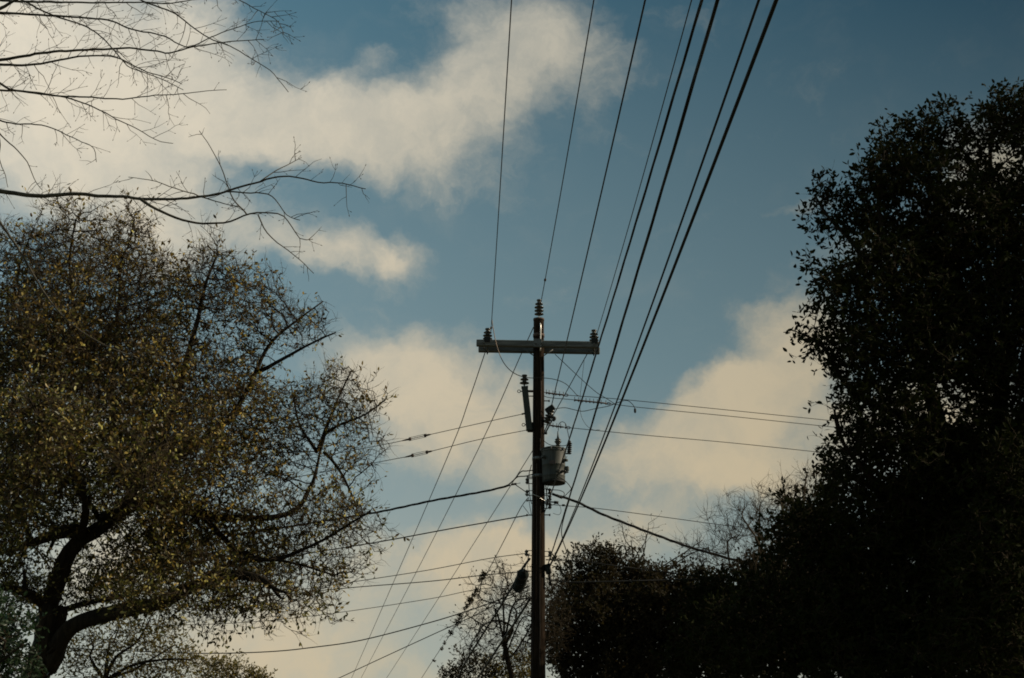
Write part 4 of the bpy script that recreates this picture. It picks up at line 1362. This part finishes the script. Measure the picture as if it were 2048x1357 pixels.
simple_tree('holly_tree', 'dense dark evergreen sloping up from the brown tree to the oak', [(1625, 1040, 50, 55, YS), (1590, 1110, 60, 55, YS), (1530, 1165, 65, 45, YS), (1665, 965, 35, 45, YS), (1640, 1080, 90, 90, YS), (1580, 1180, 120, 90, YS), (1450, 1220, 100, 75, YS), (1500, 1290, 150, 90, YS), (1660, 1220, 120, 120, YS), (1420, 1330, 110, 60, YS)],
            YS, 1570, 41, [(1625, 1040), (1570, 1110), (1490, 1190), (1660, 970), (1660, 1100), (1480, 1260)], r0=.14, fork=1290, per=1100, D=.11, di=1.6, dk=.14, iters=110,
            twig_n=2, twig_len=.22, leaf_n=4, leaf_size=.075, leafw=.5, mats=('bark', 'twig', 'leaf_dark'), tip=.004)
YB = 22.5
simple_tree('bare_tree', 'bare twiggy tree between the twisted service cable and the dark evergreen', [(1480, 1062, 52, 56, YB), (1530, 1042, 46, 52, YB), (1435, 1115, 52, 32, YB), (1490, 1120, 60, 32, YB), (1460, 1098, 40, 34, YB), (1572, 1015, 34, 36, YB), (1612, 965, 22, 34, YB), (1550, 1095, 60, 42, YB)],
            YB, 1560, 43, [(1452, 1085), (1485, 1035), (1520, 1010), (1560, 1000), (1612, 950), (1590, 1020)], r0=.055, fork=1230, jit=.16, per=1700, D=.11, di=1.5, dk=.16, iters=80,
            twig_n=3, twig_len=.30, leaf_n=0, mats=('twig', 'twig'), sub=1, tip=.0036, updir=.65, tw_r=.0036, spray=2.4)
YK = 46.0
simple_tree('sapling', 'few bare shoots standing above the brown tree behind the service cable', [(1248, 1080, 14, 50, YK), (1288, 1075, 28, 50, YK), (1400, 1110, 40, 40, YK)], YK, 1270, 47,
            [(1243, 1045), (1262, 1080), (1298, 1055), (1292, 1070), (1405, 1080), (1418, 1095)], r0=.10, fork=1180, per=1200, D=.18, di=1.6, dk=.3, iters=30, twig_n=1, twig_len=.35, leaf_n=1, leaf_size=.08, mats=('bark', 'twig', 'leaf_mid'), sub=0, updir=.5, tw_r=.006, tip=.007)
YT = 38.0
simple_tree('twisted_tree', 'small crooked bare tree with tangled twigs left of the pole foot', [(1000, 1190, 55, 45, YT), (970, 1250, 50, 50, YT), (1030, 1230, 50, 60, YT), (1050, 1290, 50, 50, YT), (960, 1300, 45, 40, YT), (1010, 1170, 40, 35, YT), (1100, 1200, 40, 60, YT), (1110, 1270, 30, 50, YT), (960, 1195, 20, 40, YT)],
            YT, 1042, 53, [(1008, 1130), (962, 1170), (935, 1232), (940, 1290), (1050, 1190), (1100, 1170), (1090, 1250)], r0=.10, kink=3.2, fork=1285, lean=-32, per=1500, D=.14, di=1.6, dk=.18, iters=80,
            twig_n=2, twig_len=.34, leaf_n=1, leaf_size=.07, leafw=.5, mats=('bark', 'twig', 'leaf_mid'), sub=1, tw_r=.0052, tip=.007, jit=.5, spray=1.6, leaf_keep=lambda P: np.full(len(P), .22))
YF = 55.0
for (nm, lab, sp, bp, sd, tops, mt) in (
        ('far_bush', 'leafy bush at the bottom edge just left of the crooked bare tree', [(905, 1352, 40, 22, YF), (945, 1335, 40, 30, YF), (980, 1345, 30, 30, YF)], 930, 61, [(900, 1345), (945, 1325), (980, 1335)], 'leaf_mid'),
        ('far_bush', 'yellowish bush between the crooked bare tree and the pole', [(1010, 1340, 34, 26, YF), (1045, 1330, 30, 32, YF), (1020, 1365, 60, 30, YF)], 1030, 62, [(1005, 1330), (1045, 1315)], 'leaf_yellow'),
        ('far_bush', 'sparse bush at the bottom edge under the long sagging wire', [(480, 1350, 45, 22, YF), (430, 1345, 50, 30, YF), (520, 1360, 30, 20, YF)], 460, 63, [(440, 1325), (480, 1335), (520, 1350)], 'leaf_yellow')):
    simple_tree(nm, lab, sp, YF, bp, sd, tops, r0=.08, fork=1380, per=2600, D=.16, di=2.2, dk=.20, iters=60, twig_n=2, twig_len=.35, leaf_n=3, leaf_size=.10, leafw=.5, mats=('bark', 'twig', mt), tw_r=.006, tip=.008, cat='bush')
YL = 26.0
simple_tree('yellow_tree', 'small yellowing tree in the gap under the low oak limb', [(240, 1275, 70, 40, YL), (310, 1285, 75, 50, YL), (190, 1325, 90, 50, YL), (360, 1320, 55, 50, YL), (280, 1345, 120, 40, YL), (270, 1240, 80, 30, YL), (150, 1290, 50, 40, YL)],
            YL, 210, 67, [(240, 1250), (300, 1240), (350, 1290), (380, 1320), (180, 1290)], r0=.10, fork=1350, per=2200, D=.12, di=1.6, dk=.16, iters=80, twig_n=2, twig_len=.28, leaf_n=2, leaf_size=.06, leafw=.5, mats=('bark', 'twig', 'leaf_yellow'), tw_r=.0035, tip=.0045)
YG = 15.0
simple_tree('green_shrub', 'fresh green leafy shrub in the bottom left corner', [(5, 1265, 45, 45, YG), (15, 1325, 45, 50, YG), (-30, 1290, 60, 90, YG), (10, 1370, 80, 50, YG)], YG, -10, 71, [(20, 1220), (50, 1290), (-40, 1250)], r0=.05, fork=1400,
            per=1200, D=.07, di=1.0, dk=.09, iters=80, twig_n=2, twig_len=.16, leaf_n=3, leaf_size=.055, leafw=.5, mats=('bark', 'twig', 'leaf_green'), tip=.003, cat='shrub')

# ------------------------------------------------------------------ the bare tree whose branches reach in at the top left
YE = 9.0
TX = -6.3
elm = thing('elm_tree', (TX, YE, 0), 'leafless tree out of frame whose thin branches reach in at the top left', 'tree')
rng = np.random.default_rng(5)
trunk_pts = np.array([[TX, YE, -.2], [TX + .05, YE, 2], [TX - .1, YE + .1, 4.5], [TX + .1, YE, 6.5], [TX - .05, YE - .1, 9.0]])
MB().tube(smooth_path(trunk_pts, 8), np.linspace(.2, .07, 33), 14).build('trunk', M['bare'], elm)


def trunk_at(z):
    return np.array([np.interp(z, trunk_pts[:, 2], trunk_pts[:, k]) for k in (0, 1)] + [z])


def twig_fan(branch, rng, dens, ln, rad, level=0):
    """alternate side twigs along a branch, with twiglets and buds"""
    P, f = resample(branch, .03)
    T = unit(np.gradient(P, axis=0))
    out = []
    s = rng.uniform(.05, .15)
    L_ = .03 * len(P)
    side = 1
    while s < L_:
        i = min(len(P) - 2, int(s / .03))
        if f[i] > .04:
            t = T[i]
            ref = np.array([0, -1.0, 0]) + rng.normal(0, .45, 3)
            n_ = unit(np.cross(t, ref)) * side
            a = rng.uniform(.55, 1.05)
            d_ = unit(t * math.cos(a) + n_ * math.sin(a) + np.array([0, 0, .05]))
            l_ = ln * rng.uniform(.25, 1.15) * (1.1 - .35 * f[i])
            k_ = max(3, int(l_ / .05))
            p = P[i]
            pts_ = [p]
            for j in range(k_):
                d_ = unit(d_ + rng.normal(0, .17, 3) + unit(t) * .03 + (-1) ** j * n_ * .10)
                p = p + d_ * l_ / k_
                pts_.append(p)
            out.append((np.array(pts_), rad * (.6 + .4 * l_ / ln)))
        side = -side if rng.uniform() < .8 else side
        s += rng.exponential(1 / dens) * .8 + .2 / dens
    return out


def bare_branch(pix, Y0, Y1, r0, r1, start=None, dens=7.0, ln=.30, twigs=True, trunk_z=None, mat='bare', lead=None):
    pts = path(pix, Y0, Y1)
    if trunk_z is not None:
        a = trunk_at(trunk_z)
        first = pts[0]
        back = unit(pts[0] - pts[1])
        gap = np.linalg.norm(a - first)
        mid = .5 * (first + back * gap * .5) + .5 * (a * .5 + first * .5)
        pts.insert(0, first + back * min(.35, gap * .25))
        pts = [a, mid] + pts
        n_pre = 3
    else:
        n_pre = 0
    P = smooth_path(pts, 6)
    P, f = resample(P, .045)
    wob = rng.normal(0, 1, P.shape)
    wob = np.apply_along_axis(lambda c_: np.convolve(np.pad(c_, 2, mode='edge'), np.ones(5) / 5, 'valid'), 0, wob)
    P = P + wob * .007 * np.minimum(f * 12, 1)[:, None]
    sx = np.array([1024 + FPX * np.dot(q - EYE, RIGHT) / np.dot(q - EYE, FWD) for q in P])
    if n_pre:
        f0 = f[int(np.argmin(abs(sx - pix[0][0])))]
        rr_ = np.where(f < f0, r0 * (1.0 + .9 * (f0 - f) / max(f0, 1e-3)), r0 + (r1 - r0) * ((f - f0) / (1 - f0)) ** .8)
    else:
        f0 = 0
        rr_ = r0 + (r1 - r0) * f ** .8
    o = MB().tube(P, rr_, 7).build('branch', M[mat], elm)
    if not twigs:
        return P
    vis = P[f >= f0 * .9]
    mb = MB()
    fans = twig_fan(vis, rng, dens * 1.5, ln, .0026)
    more = []
    for q, rd in fans:
        more += twig_fan(q, rng, 12.0, ln * .36, .0017)
    third = []
    for q, rd in more:
        if len(q) > 4 and rng.uniform() < .6:
            third += twig_fan(q, rng, 12.0, ln * .18, .0013)
    for q, rd in fans + more + third:
        rs = np.linspace(rd, rd * .45, len(q))
        mb.prisms(q[:-1], q[1:], rs[:-1], rs[1:], 4)
        # buds at the tip
        if rng.uniform() < .6:
            mb.prisms(q[-1:], q[-1:] + unit(q[-1:] - q[-2:-1]) * .012, [.0032], [.0008], 4)
    tag(mb.build('twigs', M['twig'], o), kind='stuff')
    return P


px2m = lambda px, Y: px * Y * 1.06 / FPX
B = bare_branch
B([(0, 16), (30, 0), (70, -24)], 8.2, 8.0, px2m(4, 8), px2m(2, 8), trunk_z=5.8, dens=5)
B([(0, 2), (114, 5), (151, 5), (274, 4), (320, 8), (388, 0), (440, -10)], 8.4, 7.8, px2m(3.0, 8), px2m(.9, 8), trunk_z=5.9, dens=7)
B([(0, 27), (82, 31), (151, 34), (219, 42), (256, 57), (315, 69), (356, 89), (379, 94), (420, 78), (462, 59), (503, 45), (557, 41)], 8.6, 8.0, px2m(3.0, 8), px2m(.7, 8), trunk_z=5.7, dens=8)
B([(41, 0), (91, 25), (160, 50), (206, 75), (233, 105), (256, 132), (292, 146), (338, 169), (366, 183)], 9.0, 8.6, px2m(2.2, 9), px2m(.7, 9), trunk_z=6.3, dens=8)
B([(0, 119), (91, 107), (183, 100), (247, 97), (315, 103), (338, 108), (375, 98), (411, 91), (434, 87), (475, 84), (530, 81)], 9.0, 8.4, px2m(3.4, 9), px2m(.8, 9), trunk_z=5.4, dens=8)
B([(0, 129), (68, 128), (119, 120), (164, 112), (228, 114), (270, 132), (297, 146), (343, 158), (366, 169)], 8.5, 8.2, px2m(3.2, 8), px2m(.8, 8), trunk_z=5.3, dens=8)
B([(0, 167), (27, 180), (114, 191), (196, 196), (256, 197), (311, 190), (379, 186), (452, 179)], 8.8, 8.6, px2m(2.6, 9), px2m(.6, 9), trunk_z=5.2, dens=9)
B([(0, 180), (91, 187), (151, 199), (196, 219), (233, 240), (274, 260), (315, 281), (347, 287)], 9.2, 9.4, px2m(2.4, 9), px2m(.7, 9), trunk_z=5.1, dens=9)
B([(160, -55), (230, -25), (283, 0), (347, 27), (388, 55), (425, 80), (466, 98), (507, 121), (544, 146), (576, 183)], 8.2, 7.8, px2m(2.4, 8), px2m(.7, 8), trunk_z=6.6, dens=5)
B([(0, 240), (37, 248), (96, 253), (137, 272), (164, 286), (187, 297), (192, 324)], 9.3, 9.0, px2m(1.8, 9), px2m(.7, 9), trunk_z=5.0, dens=8, ln=.22)
B([(0, 270), (32, 299), (55, 327), (69, 361), (82, 379)], 9.1, 9.0, px2m(1.5, 9), px2m(.7, 9), trunk_z=4.9, dens=4, ln=.16)
B([(0, 320), (14, 352), (16, 375)], 9.2, 9.1, px2m(1.2, 9), px2m(.6, 9), trunk_z=4.8, dens=4, ln=.12)
B([(0, 383), (78, 391), (169, 389), (219, 394), (279, 397), (347, 397), (425, 391), (475, 377), (521, 363), (553, 354), (594, 356), (640, 366), (686, 367), (731, 379)], 9.0, 8.2, px2m(5.0, 9), px2m(.9, 8), trunk_z=4.4, dens=6.8, ln=0.276)
B([(279, 397), (311, 418), (347, 434), (388, 446), (425, 449), (462, 444), (494, 430), (535, 427), (567, 434), (590, 466), (603, 480), (626, 479)], 8.72, 8.9, px2m(3.2, 9), px2m(.8, 9), dens=6.0, ln=0.184)
B([(516, 430), (539, 471), (571, 498), (599, 521), (626, 548)], 8.85, 9.1, px2m(1.5, 9), px2m(.7, 9), dens=7.5, ln=0.161)
B([(494, 430), (466, 398), (448, 347), (420, 293), (398, 261)], 8.85, 8.4, px2m(1.6, 9), px2m(.6, 9), dens=9.0, ln=0.161)
B([(398, 393), (366, 382), (320, 366), (256, 356)], 8.6, 8.3, px2m(1.3, 9), px2m(.6, 9), dens=9.0, ln=0.161)
B([(455, 384), (495, 385), (535, 388), (558, 407), (576, 430), (599, 439)], 8.55, 8.2, px2m(1.6, 9), px2m(.7, 9), dens=9.0, ln=0.184)
B([(398, 393), (443, 407), (475, 414)], 8.6, 8.3, px2m(1.4, 9), px2m(.7, 9), dens=6.0, ln=0.161)
B([(521, 363), (548, 343), (576, 329), (603, 315)], 8.5, 8.7, px2m(1.4, 9), px2m(.6, 9), dens=12.0, ln=0.184)
B([(330, -70), (420, -30), (480, 0), (516, 21), (553, 41), (567, 69)], 7.8, 7.5, px2m(1.8, 8), px2m(.6, 8), trunk_z=7.2, dens=8, ln=.2)
B([(0, 448), (44, 510), (85, 577), (129, 636), (177, 673), (225, 697), (275, 716)], 8.6, 8.9, px2m(2.6, 9), px2m(1.0, 9), trunk_z=4.9, twigs=False)
